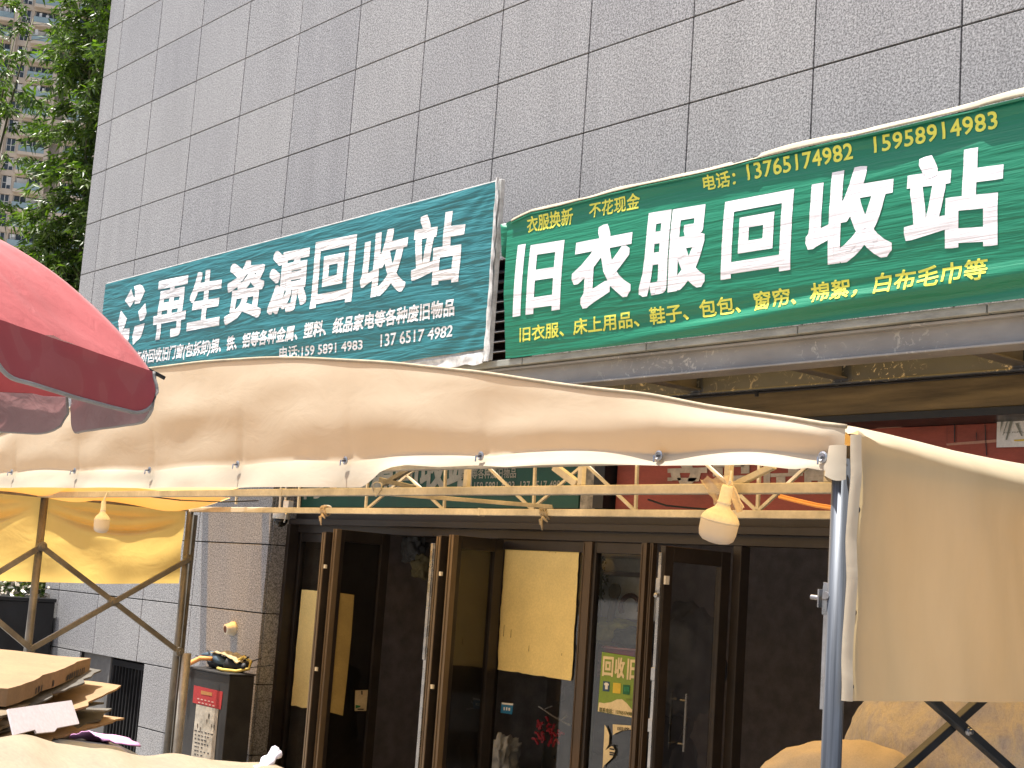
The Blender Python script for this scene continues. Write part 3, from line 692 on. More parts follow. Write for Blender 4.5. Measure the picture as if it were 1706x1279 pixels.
b = NB(); tube(b, [(XLT+(XR-XLT)*k/200, YF-.016, smooth_(TOP, XLT+(XR-XLT)*k/200)+.002) for k in range(201)], .009, 6); obj('top_hem', b, M('tan_hem', (.42, .34, .23), .8), tent, smooth=True)
def roof(u, v):
    x = XLT+(XR-XLT)*u; y = YF-.012+(YB-.05-YF)*v
    z = prof(x); sag = .05*math.sin(v*math.pi)
    if x > XR-1.2:                                # the cloth dips to the shoulder above the right eave
        k = min(1, (x-XR+1.2)/.8); zl = (lambda q_: 2.19*(1-q_)+interp(ST, y)*q_)(max(0, min(1, (y-YF)/.25)))-.015-.25*max(0, x-XR+.30)
        k *= min(1, v/.08); z = z*(1-k)+min(z, zl)*k-.02*(x > XR-.3)
    return (x, y, z-sag*.4+.01*nz(x, y, 2))
b = NB(); grid(b, 140, 40, roof); obj('roof_sheet', b, TARPROOF, tent, smooth=True)
# right side curtain: a rolled shoulder over the eave tube, then hanging to chest height
def curt(u, v):
    y = YF-.01+(YB-.1-YF)*u; zs = interp(SH, y); q0_ = max(0, min(1, (y-YF)/.25)); zt = 2.206*(1-q0_)+interp(ST, y)*q0_; zb = 1.305+.006*nz(y*3, 1)
    if v < .25:
        t = v/.25; return (XR-.30*max(0, min(1, (y-YF)/.12))+(.04+.30*max(0, min(1, (y-YF)/.12)))*math.sin(t*1.57), y, zt+(zs-zt)*(1-math.cos(t*1.57))**.8)
    t = (v-.25)/.75; z = zs+(zb-zs)*t
    x = XR+.04+.02*math.sin(t*3.14)*nz(y*1.6, 2)*1.5+.05*nz(y*2.3+z*.9, z*.5, 4)*min(1, t*4)*min(1, u*14)+.02*nz(y*6+z*1.5, z*.4, 8)*min(1, t*3)*min(1, u*14)
    x += .004*math.exp(-((y-YF)/.1)**2)*math.sin(z*16)+.012*math.exp(-((y-YF)/.03)**2)
    return (x, y, z)
b = NB(); grid(b, 120, 60, curt); obj('side_curtain', b, TARPR, tent, smooth=True)
b = NB()                                       # folded corner edge and welt of the curtain
def welt(u, v):
    z = 2.20-.895*u; return (XR+.066-.036*v+.004*math.sin(z*16)-.004*nz(z*9), YF-.014-.014*v-.008*math.sin(v*3.14), z)
grid(b, 60, 5, welt); obj('curtain_welt', b, TARP, tent, smooth=True)
b = NB()                                       # collar of cloth round the corner post
def collar(u, v):
    a = -2.6+u*3.4; z = 2.165-(.115+.01*math.sin(u*9))*v; r = .052+.012*v; return (-3.13+r*math.sin(a)-.004, -3.79-r*math.cos(a), z)
grid(b, 20, 6, collar); obj('corner_collar', b, TARP, tent, smooth=True)
# left side curtain, sun coming through it
LZ = [(-3.9, 1.335), (-2.83, 1.339), (-1.8, 1.37), (-1.03, 1.416)]
def lcurt(u, v):
    y = YF+(YB-.03-YF)*u; a = (y-YM)/(YB-YM) if y > YM else (y-YF)/(YM-YF); s = max(0, math.sin(math.pi*max(0, min(1, a))))
    zt = 2.135; z = zt+(interp(LZ, y)-zt)*v
    x = XLT-.03+.06*s*math.sin(v*2.6)*(1-.4*v)+.05*nz(y*2.5, v*2.2, 5)*min(1, v*3)
    x += .10*s*math.exp(-((v-.12-.22*s)/.05)**2)+.05*s*math.exp(-((v-.05-.1*s)/.04)**2)+.03*math.exp(-((y-YM)/.18)**2)*math.sin(v*3)
    return (x, y, z)
b = NB(); grid(b, 100, 60, lcurt); obj('side_curtain', b, TARPY, tent, smooth=True)
b = NB()
def lslope(u, v):
    y = YF+(YB-.03-YF)*u; return (XLT-.05+.9*v, y, 2.14+.12*v-.09*math.sin(v*3.14)*math.sin(u*9)**2)
grid(b, 60, 12, lslope); obj('sagging_roof_lining', b, TARPROOF, tent, smooth=True)
for x in GX:                                   # grommets with their screws
    b = NB(); z = smooth_(GRO, x, .2); p = Vector((x, YF-.022, z))
    lathe(b, p, (0, -1, 0), [(0, .021), (.005, .021), (.008, .015), (.004, .010), (.004, .0)], 16)
    bar(b, p+Vector((-.004, -.006, 0)), p+Vector((.006, -.03, -.004)), .009); tube(b, [p+Vector((0, -.03, -.002)), p+Vector((.004, -.034, -.028))], .0035, 6)
    obj('grommet', b, SILVER, tent)
# frame
b = NB(); tube(b, [(-3.131, -3.80, -.62), (-3.131, -3.80, 2.12)], .0345, 20); obj('corner_post', b, POLE, tent, smooth=True)
b = NB(); bar(b, (XLT+.05, YF+.03, ZE), (-3.17, YF+.03, ZE), .045); obj('front_beam', b, TUBE, tent, bevel=.005)
b = NB(); bar(b, (XLT, YM, ZE), (XR-.02, YM, ZE), .05); bx(b, -8.9, -8.86, YM-.029, YM+.029, ZE-.029, ZE+.029); obj('middle_beam', b, TUBE, tent, bevel=.005)
b = NB(); bar(b, (XLT, YB, ZE), (XR-.02, YB, ZE), .05); bx(b, -8.6, -8.57, YB-.029, YB+.029, ZE-.029, ZE+.029); obj('rear_beam', b, TUBE, tent, bevel=.005)
b = NB(); bar(b, (XR-.03, YF+.03, ZE), (XR-.03, YB, ZE), .045); obj('side_beam', b, TUBED, tent)
b = NB(); bar(b, (XLT, YF+.03, ZE), (XLT, YB, ZE), .045); obj('side_beam', b, TUBED, tent)
def up(px, Y, Z1, w_):
    p = atY(px, 815, Y); b = NB(); bar(b, (p.x, Y, ZE+.026), (p.x, Y, Z1), w_); obj('truss_upright', b, TUBE, tent, bevel=.004)
for px in (777, 968, 1213): up(px, YM, prof(atY(px, 800, YM).x)-.06, .034)
for px in (555, 1380): up(px, YM, prof(atY(px, 800, YM).x)-.06, .035)
def strut(a, c, w_=.021, m=TUBE):
    b = NB(); bar(b, a, c, w_); obj('truss_strut', b, m, tent, bevel=.003)
Yq = YB+.0
def q(x, y, Y): return atY(x, y, Y)
strut(q(886, 848, YB), q(810, 775, YB)); strut(q(886, 848, YB), q(975, 772, YB)); strut(q(889, 848, YB), q(892, 765, YB))
strut(q(610, 849, YB), q(705, 770, YB)); strut(q(609, 849, YB), q(613, 800, YB)); strut(q(740, 850, YB), q(743, 765, YB)); strut(q(740, 850, YB), q(668, 782, YB))
strut(q(1059, 852, YB), q(1062, 765, YB)); strut(q(1262, 852, YB), q(1168, 765, YB)); strut(q(1262, 852, YB), q(1266, 765, YB)); strut(q(1059, 852, YB), q(975, 772, YB))
strut(q(497, 850, YB), q(500, 800, YB)); strut(q(1262, 852, YB), q(1350, 772, YB))
strut(q(640, 822, YM+.03), q(918, 844, YB-.06), .028); strut(q(925, 778, YM), q(962, 806, YM), .04); strut(q(640, 806, YM+.1), q(692, 776, YM+.1), .03, TUBED); strut(q(634, 799, YM+.1), q(690, 812, YM+.1), .03, TUBED)
strut(q(395, 819, YB), q(393, 840, YB)); strut(q(1290, 776, YM), q(1216, 812, YM), .03)
b = NB(); bar(b, q(95, 817, YM)+Vector((0, 0, .06)), q(415, 812, YB)+Vector((0, 0, .1)), .03); obj('truss_strut', b, TUBED, tent)
# left posts with their scissor bracing
def post(px, py, Y, r, zlow):
    b = NB(); tube(b, [(XLT+.02, Y, zlow), (XLT+.02, Y, ZE+.03)], r, 14); o = obj('side_post', b, TUBED, tent, smooth=True)
post(75, 825, YM+.05, .036, -.62); post(318, 850, YB, .034, -.62)
b = NB(); tube(b, [(XLT+.12, YB+.06, -.62), (XLT+.12, YB+.06, .75)], .045, 14); obj('side_post', b, M('pale_steel_tube', (.42, .40, .36), .45, .3), tent, smooth=True)
b = NB(); bx(b, XLT-.05, XLT-.01, YB+.06, YB+.1, -.62, 2.1); obj('side_post', b, TUBED, tent)
def brace(y0, z0, y1, z1, dx):
    b = NB(); bar(b, (XLT+.02+dx, y0, z0), (XLT+.02+dx, y1, z1), .03, .05); o = obj('scissor_brace', b, TUBED, tent, bevel=.003)
ya, yb = YM+.05, YB
brace(ya, 1.678, yb, .758, .045); brace(ya, .746, yb, 1.661, .075); brace(ya, 1.678, YF, .76, .05); brace(ya, .746, YF, 1.67, .08)
for y, z in ((ya, 1.678), (ya, .746), (yb, 1.661), (yb, .758), ((ya+yb)/2, 1.21)):
    b = NB(); lathe(b, (XLT+.05, y, z), (1, 0, 0), [(0, .045), (.05, .045), (.055, .02), (.075, .02)], 12); obj('pivot_bolt', b, TUBED, tent)
# black scissor brace under the right curtain
xr = XR-.06
pa, pb_, pc, pd = atX(1545, 1160, xr), atX(1692, 1290, xr), atX(1660, 1160, xr), atX(1515, 1290, xr)
b = NB(); bar(b, pa, pb_, .035, .034); obj('scissor_brace', b, BLACKT, tent, bevel=.003)
b = NB(); bar(b, pc-Vector((.045, 0, 0)), pd-Vector((.045, 0, 0)), .035, .034); obj('scissor_brace', b, BLACKT, tent, bevel=.003)
pm = atX(1612, 1218, xr+.02); b = NB(); lathe(b, pm, (1, 0, 0), [(0, .016), (.008, .016), (.01, .010), (.022, .010)], 8); obj('pivot_bolt', b, SILVER, tent)
# clamp with wing bolt on the corner post
b = NB(); pw = atY(1378, 997, -3.80)
def cl(dx, dy, dz): return pw+Vector((dx, dy, dz))
for s in (0, 1): bar(b, cl(-.012, -.01, .03-.06*s), cl(.045, .01, .025-.055*s), .006, .05)
bar(b, cl(-.014, -.01, .03), cl(-.014, -.01, -.032), .006, .045); lathe(b, cl(.0, -.02, 0), (1, 0, 0), [(0, .008), (.05, .008)], 10)
tube(b, [cl(-.014, -.012, 0), cl(-.055, -.018, .002)], .0085, 10); bar(b, cl(.03, 0, -.03), cl(.02, .03, -.09), .025, .006); lathe(b, cl(.02, -.025, .01), (0, -1, 0), [(0, .014), (.01, .014)], 8)
obj('wing_bolt_clamp', b, SILVER, tent, bevel=.001)
b = NB(); ps = atY(1382, 1035, -3.74); bx(b, ps.x-.012, ps.x+.012, -3.76, -3.74, ps.z-.3, ps.z+.05); obj('slider_rail', b, SILVER, tent)
b = NB(); ps = atY(1387, 910, -3.70); bx(b, ps.x-.006, ps.x+.012, -3.71, -3.69, 1.62, 1.86); obj('spring_tab', b, BRONZE, tent)
for y in (848, 1020, 1145):                      # eyelets down the curtain's front edge
    b = NB(); p = atY(1421, y, YF-.02); lathe(b, (XR+.045, YF+.0, p.z), (1, -.3, 0), [(0, .012), (.006, .012), (.008, .006)], 10); obj('eyelet', b, M('dark_eyelet', (.15, .14, .13), .35, .7) if y == 848 else bpy.data.materials['dark_eyelet'], tent)

# ---- small things hung on the frame
def bulb(px_top, px_bot, Y, R, name_label):
    a, c = atY(*px_top, Y), atY(*px_bot, Y); ax = (c-a); L = ax.length; s = R
    o = thing('light_bulb', name_label, 'light bulb', a, 'bulbs hung from the middle beam')
    b = NB(); lathe(b, a, ax, [(-.01, s*.26), (0, s*.30), (L*.24, s*.32), (L*.25, s*.36), (L*.28, s*.36), (L*.29, s*.33), (L*.36, s*.42), (L*.46, s*.80), (L*.53, s*.95), (L*.58, s), (L*.60, s)], 32)
    obj('bulb_housing', b, CREAMPL, o, smooth=True)
    b = NB(); lathe(b, a, ax, [(L*.602, s*.985), (L*.62, s*.99), (L*.80, s*.97), (L*.90, s*.90), (L*.96, s*.70), (L*.99, s*.35), (L, 0)], 32)
    obj('diffuser', b, DIFFU, o, smooth=True)
    b = NB(); tube(b, [a-ax*.03, a-ax*.08+Vector((.01, 0, .01)), a+Vector((0, .02, .08))], .006, 8); obj('cord', b, WHITEPL, o)
    return o
bulb((1212, 812), (1191, 905), YM-.17, .092, 'large cream light bulb wrapped with plastic film, near the corner post')
bulb((173, 836), (168, 888), YM-.05, .066, 'pale light bulb hanging before the sunlit yellow curtain')
b = NB()
def film(u, v):
    c = [atY(1168, 797, YM-.05), atY(1214, 794, YM-.05), atY(1241, 848, YM-.05), atY(1200, 852, YM-.05)]
    p = c[0]*(1-u)*(1-v)+c[1]*u*(1-v)+c[2]*u*v+c[3]*(1-u)*v
    return p+Vector((.02*nz(u*4, v*4, 1), -.012*nz(u*3, v*3, 7)-.012, .015*nz(u*5, v*5, 9)))
grid(b, 24, 24, film)
tag(obj('plastic_film', b, PLASTICF, None, smooth=True), 'crumpled clear plastic film tied above the large bulb', 'plastic film')
b = NB()
def film2(u, v):
    c = [atY(1205, 793, YM-.075), atY(1216, 792, YM-.08), atY(1241, 846, YM-.075), atY(1228, 856, YM-.075)]
    p = c[0]*(1-u)*(1-v)+c[1]*u*(1-v)+c[2]*u*v+c[3]*(1-u)*v
    return p+Vector((0, -.008*math.sin(u*9)+.006*nz(u*3, v*6), .008*nz(u*5, v*5)))
grid(b, 12, 24, film2)
tag(obj('plastic_strip', b, M('milky_film', (.66, .55, .42), .3), None, smooth=True), 'milky folded plastic strip slanting down beside the large bulb', 'plastic film')
def knot(px, py, lab_, m):
    o = thing('cloth_tie', lab_, 'tie', atY(px, py, YB-.03))
    b = NB(); p = atY(px, py, YB)
    for k in range(3):
        x = p.x-.03+.025*k; tube(b, [Vector((x, YB+.036*math.cos(t), ZE+.040*math.sin(t)))+Vector((.01*math.sin(t*2), 0, 0)) for t in [i*.5236 for i in range(13)]], .012, 6)
    obj('wrap', b, m, o, smooth=True)
    b = NB()
    for dx, L in ((-.01, .05), (.02, .09), (.07, .03)):
        tube(b, [Vector((p.x, YB-.04, ZE-.03)), Vector((p.x+dx*.5, YB-.055, ZE-.03-L*.5)), Vector((p.x+dx, YB-.05, ZE-.04-L))], [.007, .011, .005], 6)
    obj('loose_end', b, m, o, smooth=True)
knot(543, 855, 'short pale cloth tie on the rear beam above the left door', M('pale_rag', (.50, .40, .30), .9))
knot(911, 857, 'knotted grey rag on the rear beam above the big yellow poster', M('grey_rag', (.34, .29, .22), .9))
b = NB(); p = atY(628, 815, YM-.03); tube(b, [p+Vector((.045*math.cos(t), .01*math.sin(t*2), .045*math.sin(t))) for t in [i*.2618 for i in range(27)]], .004, 6)
tag(obj('wire_ring', b, M('thin_wire', (.4, .38, .34), .4, .6), None, smooth=True), 'thin wire ring looped round the middle beam', 'wire ring')
b = NB(); pts = [atY(240, 826, YM-.02), atY(300, 833, YM+.2), atY(370, 836, -1.6), atY(430, 834, -1.1)]; tube(b, pts, .006, 6)
tag(obj('black_cord', b, BLACKM, None), 'thin black cord strung under the beam by the pillar', 'cord')  # thin cord slung between the beams
b = NB(); pts = [atY(1298, 828, -1.2), atY(1330, 836, -1.2), atY(1360, 843, -1.25), atY(1392, 848, -1.3)]; tube(b, pts, .010, 6); tube(b, [p_+Vector((.01, 0, .012)) for p_ in pts], .006, 6)
tag(obj('orange_cord', b, ORANGE, None), 'orange cord sloping down behind the corner post', 'cord')  # cord of two strands behind the post
b = NB(); pts = [atY(1080, 832, .15), atY(1110, 842, .12), atY(1150, 846, .15), atY(1200, 850, .2)]; tube(b, pts, .008, 6)
tag(obj('black_wire', b, BLACKM, None), 'black wire sagging below the peeled red sign', 'wire')

# security camera on the pillar
p = atY(468, 862, -.12)
sc_ = thing('security_camera', 'white dome security camera with black eye beside the doors', 'camera', p)
b = NB(); lathe(b, p+Vector((0, 0, .09)), (0, 0, -1), [(0, .03), (.01, .07), (.04, .085), (.10, .085), (.105, .075)], 28); obj('housing', b, WHITEPL, sc_, smooth=True)
b = NB(); lathe(b, p+Vector((0, 0, -.017)), (0, 0, -1), [(0, .074), (.03, .070), (.06, .05), (.078, .02), (.08, 0)], 24); obj('lens_dome', b, flat('glossy_black', (.008, .008, .008), .12), sc_, smooth=True)
b = NB(); tube(b, [p+Vector((-.04, 0, .08)), p+Vector((-.05, .0, .36))], .012, 8); tube(b, [p+Vector((.06, 0, .06)), p+Vector((.05, 0, .36))], .012, 8); bx(b, p.x+.07, p.x+.17, p.y-.03, p.y+.03, p.z+.07, p.z+.17)
tube(b, [p+Vector((.1, -.02, .1)), p+Vector((.16, -.04, .03)), p+Vector((.12, -.03, -.05))], .008, 8); obj('mount', b, WHITEPL, sc_, bevel=.004)
# round lamp stub on the pillar
p = atY(390, 1047, 0)
wl = thing('wall_spout', 'small round cream pipe stub with brown mouth on the stone pillar', 'pipe', p)
b = NB(); lathe(b, p+Vector((0, .0, 0)), (-.05, -1, -.12), [(0, .075), (.02, .075), (.06, .06), (.10, .055), (.105, .042)], 22); obj('collar', b, CREAMPL, wl, smooth=True)
b = NB(); lathe(b, p+Vector((-.005, -.100, -.012)), (-.05, -1, -.12), [(0, .04), (.004, .04), (.006, .02)], 16); obj('mouth', b, flat('rust_brown', (.14, .05, .02)), wl)

# ================================================================== BLACK CABINET
YC = -.62
cb0, cb1 = atY(310, 1125, YC).x, atY(383, 1125, YC).x; cz = .585
CBY = min(-.02, atX(424, 1130, cb1).y)
cab = thing('black_cabinet', 'black metal cabinet with red notice and stained white notice before the pillar', 'cabinet', (cb0+.4, YC+.25, -.62))
b = NB(); bx(b, cb0, cb1, YC, CBY, -.6, cz-.02); bx(b, cb0-.012, cb1+.012, YC-.015, CBY+.01, cz-.018, cz); obj('body', b, M('charcoal_metal', (.045, .043, .042), .45, .2), cab, bevel=.006)
def CB(x, y, d=.0): p = atY(300+x/6.43, 1080+y/6.43, YC-.004-d); return (p.x, YC-.004-d, p.z)
b = NB(); poly(b, [CB(150, 395), CB(458, 465), CB(435, 655), CB(135, 580)]); pn = lab(obj('red_notice', b, REDINK, cab, solid=.002), 'faded red notice on the cabinet front')
b = NB(); poly(b, [CB(175, 598), CB(412, 652), CB(360, 1250), CB(110, 1250)]); p2 = lab(obj('white_notice', b, M('stained_paper', (.50, .45, .37), .85, var=.35, scale=12), cab, solid=.002), 'stained white notice on the cabinet front')
b = NB()
for L in ([(225, 450), (345, 475), (340, 510), (222, 490)],): poly(b, [CB(*p_, d=.003) for p_ in L])
obj('faded_print', b, flat('ochre_print', (.45, .2, .06)), pn)
b = NB()
for r in range(2):
    for i in range(5):
        x = 185+i*38+r*10; y = 530+r*40+i*9; poly(b, [CB(x, y, .003), CB(x+22, y+5, .003), CB(x+20, y+18, .003), CB(x-2, y+13, .003)])
obj('small_print', b, flat('pale_print', (.6, .35, .3)), pn)
b = NB()
for r in range(8):
    x = 150-r*1.5; y = 870+r*42
    for i in range(random.randint(3, 6)):
        xx = x+8+i*34+random.uniform(-4, 4); wv = random.uniform(14, 28); yy = y+(xx-x)*.24
        poly(b, [CB(xx, yy, .003), CB(xx+wv, yy+wv*.24, .003), CB(xx+wv-1, yy+wv*.24+11, .003), CB(xx-1, yy+11, .003)])
obj('small_print', b, INK, p2)
b = NB()
for i in range(7):
    x = random.uniform(180, 380); y = random.uniform(680, 860); poly(b, [CB(x, y, .003), CB(x+random.uniform(5, 12), y+5, .003), CB(x+4, y+random.uniform(30, 70), .003), CB(x-3, y+30, .003)])
obj('smear', b, flat('brown_smear', (.11, .08, .05)), p2)
# belts and rags on the cabinet
mid = Vector(((cb0+cb1)/2, YC+.2, cz))
def rag(name, label, cat, pts, r, m, flat_=.5, seg=8):
    b = NB(); tube(b, pts, r, seg); o = obj(name, b, m, None, smooth=True); tag(o, label, cat); return o
zt = cz+.012
rag('rubber_belt', 'thick black rubber belts heaped on the black cabinet', 'belt', [mid+Vector((-.38+.09*i, .06*math.sin(i*1.9), .045+.03*abs(math.sin(i*1.3)))) for i in range(10)], [.02, .05, .06, .065, .06, .065, .07, .06, .05, .02], BLKRUB)
rag('blue_grey_rag', 'blue grey rag stretched over the belts on the cabinet', 'rag', [mid+Vector((-.42, -.05, .12)), mid+Vector((-.25, -.04, .13)), mid+Vector((-.05, -.06, .10)), mid+Vector((.1, -.05, .07))], [.012, .04, .05, .02], BLUG)
rag('orange_strap', 'orange strap hanging over the front edge of the black cabinet', 'strap', [mid+Vector((-.12, -.1, .10)), mid+Vector((-.25, -.16, .095)), mid+Vector((-.34, -.235, .03)), mid+Vector((-.37, -.25, -.07)), mid+Vector((-.38, -.25, -.13))], [.02, .024, .026, .026, .024], ORANGE)
rag('yellow_strap', 'yellow looped strap on the right end of the cabinet heap', 'strap', [mid+Vector((.05, -.12, .02)), mid+Vector((.22, -.16, .02)), mid+Vector((.38, -.10, .02)), mid+Vector((.45, 0, .05)), mid+Vector((.42, .03, .12)), mid+Vector((.33, .0, .16)), mid+Vector((.30, -.04, .12))], .016, YSTRAP)
b = NB()
for i in range(9):
    a_ = mid+Vector((-.1+.05*i, -.08+.02*i, .05+.012*(i % 4))); d_ = Vector((-.30+.09*i, -.05+.03*(i % 3), .06+.05*((i*3) % 4)/3)); bar(b, a_, a_+d_, .022, .006)
tag(obj('black_strips', b, BLKRUB, None), 'stiff black strips sticking out of the cabinet heap', 'strips')
b = NB()
def rg(u, v): return mid+Vector((-.16+.5*u+.02*nz(v*5, u), .1-.2*v, .16-.06*u+.035*nz(u*5, v*5, 3)+.03*math.sin(u*3)))
grid(b, 20, 10, rg); tag(obj('straw_rag', b, M('straw_cloth', (.42, .33, .18), .9, var=.4, scale=25), None, smooth=True, solid=.01), 'frayed straw coloured rag on top of the cabinet heap', 'rag')

# ================================================================== POSTERS AND STICKERS ON THE DOORS
def sheet(name, label, cat, pts, Y, m, th=.003, jag=0):
    P_ = [atY(x, y, Y) for x, y in pts]; out = []
    for i, a in enumerate(P_):
        c = P_[(i+1) % len(P_)]; n = 14 if jag else 1
        for k in range(n):
            t = k/n; p = a.lerp(c, t)
            out.append((p.x+jag*nz(p.x*9, p.z*9, i)*(0 < k), Y, p.z+jag*nz(p.z*9, p.x*9, i+5)*(0 < k)))
    b = NB(); poly(b, out); o = obj(name, b, m, None, solid=th); tag(o, label, cat); return o
yp = sheet('yellow_poster', 'large plain yellow paper sheet covering the middle door pane', 'poster', [(844, 885), (968, 889), (962, 960), (960, 1010), (951, 1134), (829, 1115), (832, 1050)], YD-.012, YPOST, .003, .012)
b = NB()
for i in range(9):
    p_ = atY(random.uniform(850, 930), random.uniform(893, 925), YD-.0145); s = random.uniform(.01, .04); poly(b, [(p_.x, p_.y, p_.z), (p_.x+s, p_.y, p_.z+.004), (p_.x+s, p_.y, p_.z+.009), (p_.x, p_.y, p_.z+.006)])
for x, y, h in ((880, 1085, .05), (935, 1092, .02), (838, 1060, .1), (850, 1062, .07)):
    p_ = atY(x, y, YD-.0145); poly(b, [(p_.x, p_.y, p_.z), (p_.x+.012, p_.y, p_.z), (p_.x+.01, p_.y, p_.z+h), (p_.x+.002, p_.y, p_.z+h)])
obj('scuff', b, flat('ochre_scuff', (.36, .25, .08)), yp)
sheet('yellow_poster', 'narrow yellow paper strip on the side light left of the first door', 'poster', [(503, 982), (530, 984), (515, 1180), (485, 1175)], YD-.012, YPOST, .003, .012)
# paper on the first open leaf, seen through its glass
def lx(y): return L1X+.10*(.30-y)
b = NB(); pts = []
for px, py in ((556, 986), (590, 991), (585, 1060), (578, 1130), (571, 1192), (541, 1184), (546, 1100)):
    d = ray(px, py); Xc = L1X
    for _ in range(12): pt = EYE+d*((Xc-EYE.x)/d.x); Xc = lx(pt.y)+.012
    pts.append(pt)
poly(b, pts); yo = obj('yellow_poster', b, M('dull_yellow_paper', (.40, .29, .10), .75, var=.12), None, solid=.003); tag(yo, 'dull yellow paper sheet on the glass of the first open door', 'poster')
b = NB(); pts = []
for px, py in ((592, 1150), (613, 1149), (610, 1184), (591, 1184)):
    d = ray(px, py); Xc = L1X
    for _ in range(12): pt = EYE+d*((Xc-EYE.x)/d.x); Xc = lx(pt.y)+.036
    pts.append(pt)
poly(b, pts); st = obj('sticker', b, M('pale_sticker', (.50, .40, .24), .6), None, solid=.002); tag(st, 'small pale sticker with green corner on the first open door', 'sticker')
b = NB(); o_ = pts[3]; e1 = (pts[2]-pts[3]); e2 = (pts[0]-pts[3]); nn = Vector((.006, 0, 0))
poly(b, [o_+e1*.02+e2*.30+nn, o_+e1*.5+e2*.25+nn, o_+e1*.4+e2*.18+nn, o_+e1*.03+e2*.12+nn]); obj('green_mark', b, DGREEN, st)
b = NB(); poly(b, [o_+e1*.2+e2*.05+nn, o_+e1*.75+e2*.05+nn, o_+e1*.75+e2*.11+nn, o_+e1*.2+e2*.11+nn]); poly(b, [o_+e1*.5+e2*.8+nn, o_+e1*.62+e2*.8+nn, o_+e1*.6+e2*1.0+nn, o_+e1*.48+e2*1.0+nn]); obj('black_mark', b, INK, st)
bs = sheet('sticker', 'small blue and white square sticker low on the middle door pane', 'sticker', [(836, 1170), (855, 1172), (853, 1190), (834, 1187)], YD-.006, BLUE)
b = NB()
for q_ in ([(836, 1170), (855, 1172), (854.5, 1175), (836, 1173)], [(839, 1178), (841, 1178), (841, 1183), (839, 1183)], [(843, 1178), (845.5, 1178.5), (845, 1183.5), (843, 1183)], [(847, 1179), (850, 1179), (849.5, 1184), (847, 1183.5)]):
    poly(b, [atY(x, y, YD-.0095) for x, y in q_])
obj('white_print', b, PAPER, bs)
# green recycling poster
YPp = YD-.016
gp = thing('green_poster', 'green and cream clothes recycling poster with small square icons on the door glass', 'poster', atY(1030, 1190, YPp))
def G(x, y, d=0): p = atY(980+x*.1713, 1060+y*.1713, YPp-d); return (p.x, YPp-d, p.z)
b = NB(); poly(b, [G(135, 150), G(478, 205), G(450, 795), G(92, 730)]); obj('poster_sheet', b, LGREEN, gp, solid=.002)
b = NB(); poly(b, [G(105, 640, .004), G(150, 650, .004), G(220, 640, .004), G(280, 612, .004), G(330, 612, .004), G(375, 650, .004), G(420, 705, .004), G(453, 735, .004), G(450, 793, .004), G(93, 728, .004)]); obj('cream_wave', b, CREAMP, gp)
b = NB()
def gtext(bm, body, x0, x1, y0, y1, sl, d, bold):
    a = G(x0, y1, d); c = G(x0, y0, d); e = G(x1, y1+sl*(x1-x0), d); f = G(x1, y0+sl*(x1-x0), d)
    text(bm, body, (a[0]+c[0])/2, (e[0]+f[0])/2, a[2], c[2], YPp-d, bold, None, 1, e[2], f[2])
gtext(b, '回', 140, 245, 190, 385, .10, .005, .03); gtext(b, '收', 260, 355, 200, 400, .10, .005, .03); gtext(b, '旧', 378, 474, 215, 420, .08, .005, .03)
obj('large_lettering', b, CREAMP, gp)
b = NB(); gtext(b, '联系电话：13765174982', 108, 440, 688, 735, .135, .007, .02); gtext(b, '旧衣回收', 372, 450, 602, 622, .08, .007, .01); obj('small_lettering', b, flat('olive_ink', (.12, .13, .03)), gp)
for x0, x1, y0, y1, m in ((145, 210, 435, 530, NAVY), (243, 318, 450, 550, YEL), (340, 408, 468, 560, DGREEN), (445, 464, 485, 580, YEL)):
    b = NB(); s = .1*(x1-x0); poly(b, [G(x0, y0, .005), G(x1, y0+s, .005), G(x1-6, y1+s, .005), G(x0-6, y1, .005)]); obj('icon', b, m, gp)
b = NB(); poly(b, [G(152, 460, .008), G(168, 448, .008), G(185, 450, .008), G(202, 466, .008), G(196, 480, .008), G(190, 474, .008), G(189, 515, .008), G(163, 513, .008), G(164, 472, .008), G(158, 476, .008)]); obj('shirt_icon', b, PAPER, gp)
b = NB(); 
for i in range(4): poly(b, [G(352+i*12, 490+i, .008), G(358+i*12, 491+i, .008), G(356+i*12, 535+i, .008), G(350+i*12, 534+i, .008)])
obj('comb_icon', b, flat('mid_green_print', (.05, .3, .15)), gp)
tp = thing('torn_poster', 'torn cream poster with a dark hole under the green poster', 'poster', atY(1030, 1270, YPp))
b = NB(); poly(b, [G(160, 860), G(185, 900), G(205, 960), G(200, 1050), G(165, 1110), G(235, 1060), G(262, 1110), G(235, 1180), G(150, 1260), G(140, 1290), G(148, 1100)])
poly(b, [G(240, 855), G(445, 870), G(440, 905), G(330, 915), G(270, 940), G(240, 960)]); obj('poster_sheet', b, CREAMP, tp, solid=.002)
b = NB(); gtext(b, '回收', 285, 400, 880, 912, .05, .004, .02)
for y in (1050, 1085, 1120, 1140): poly(b, [G(208, y, .004), G(255, y+8, .004), G(252, y+22, .004), G(205, y+14, .004)])
obj('black_print', b, INK, tp)

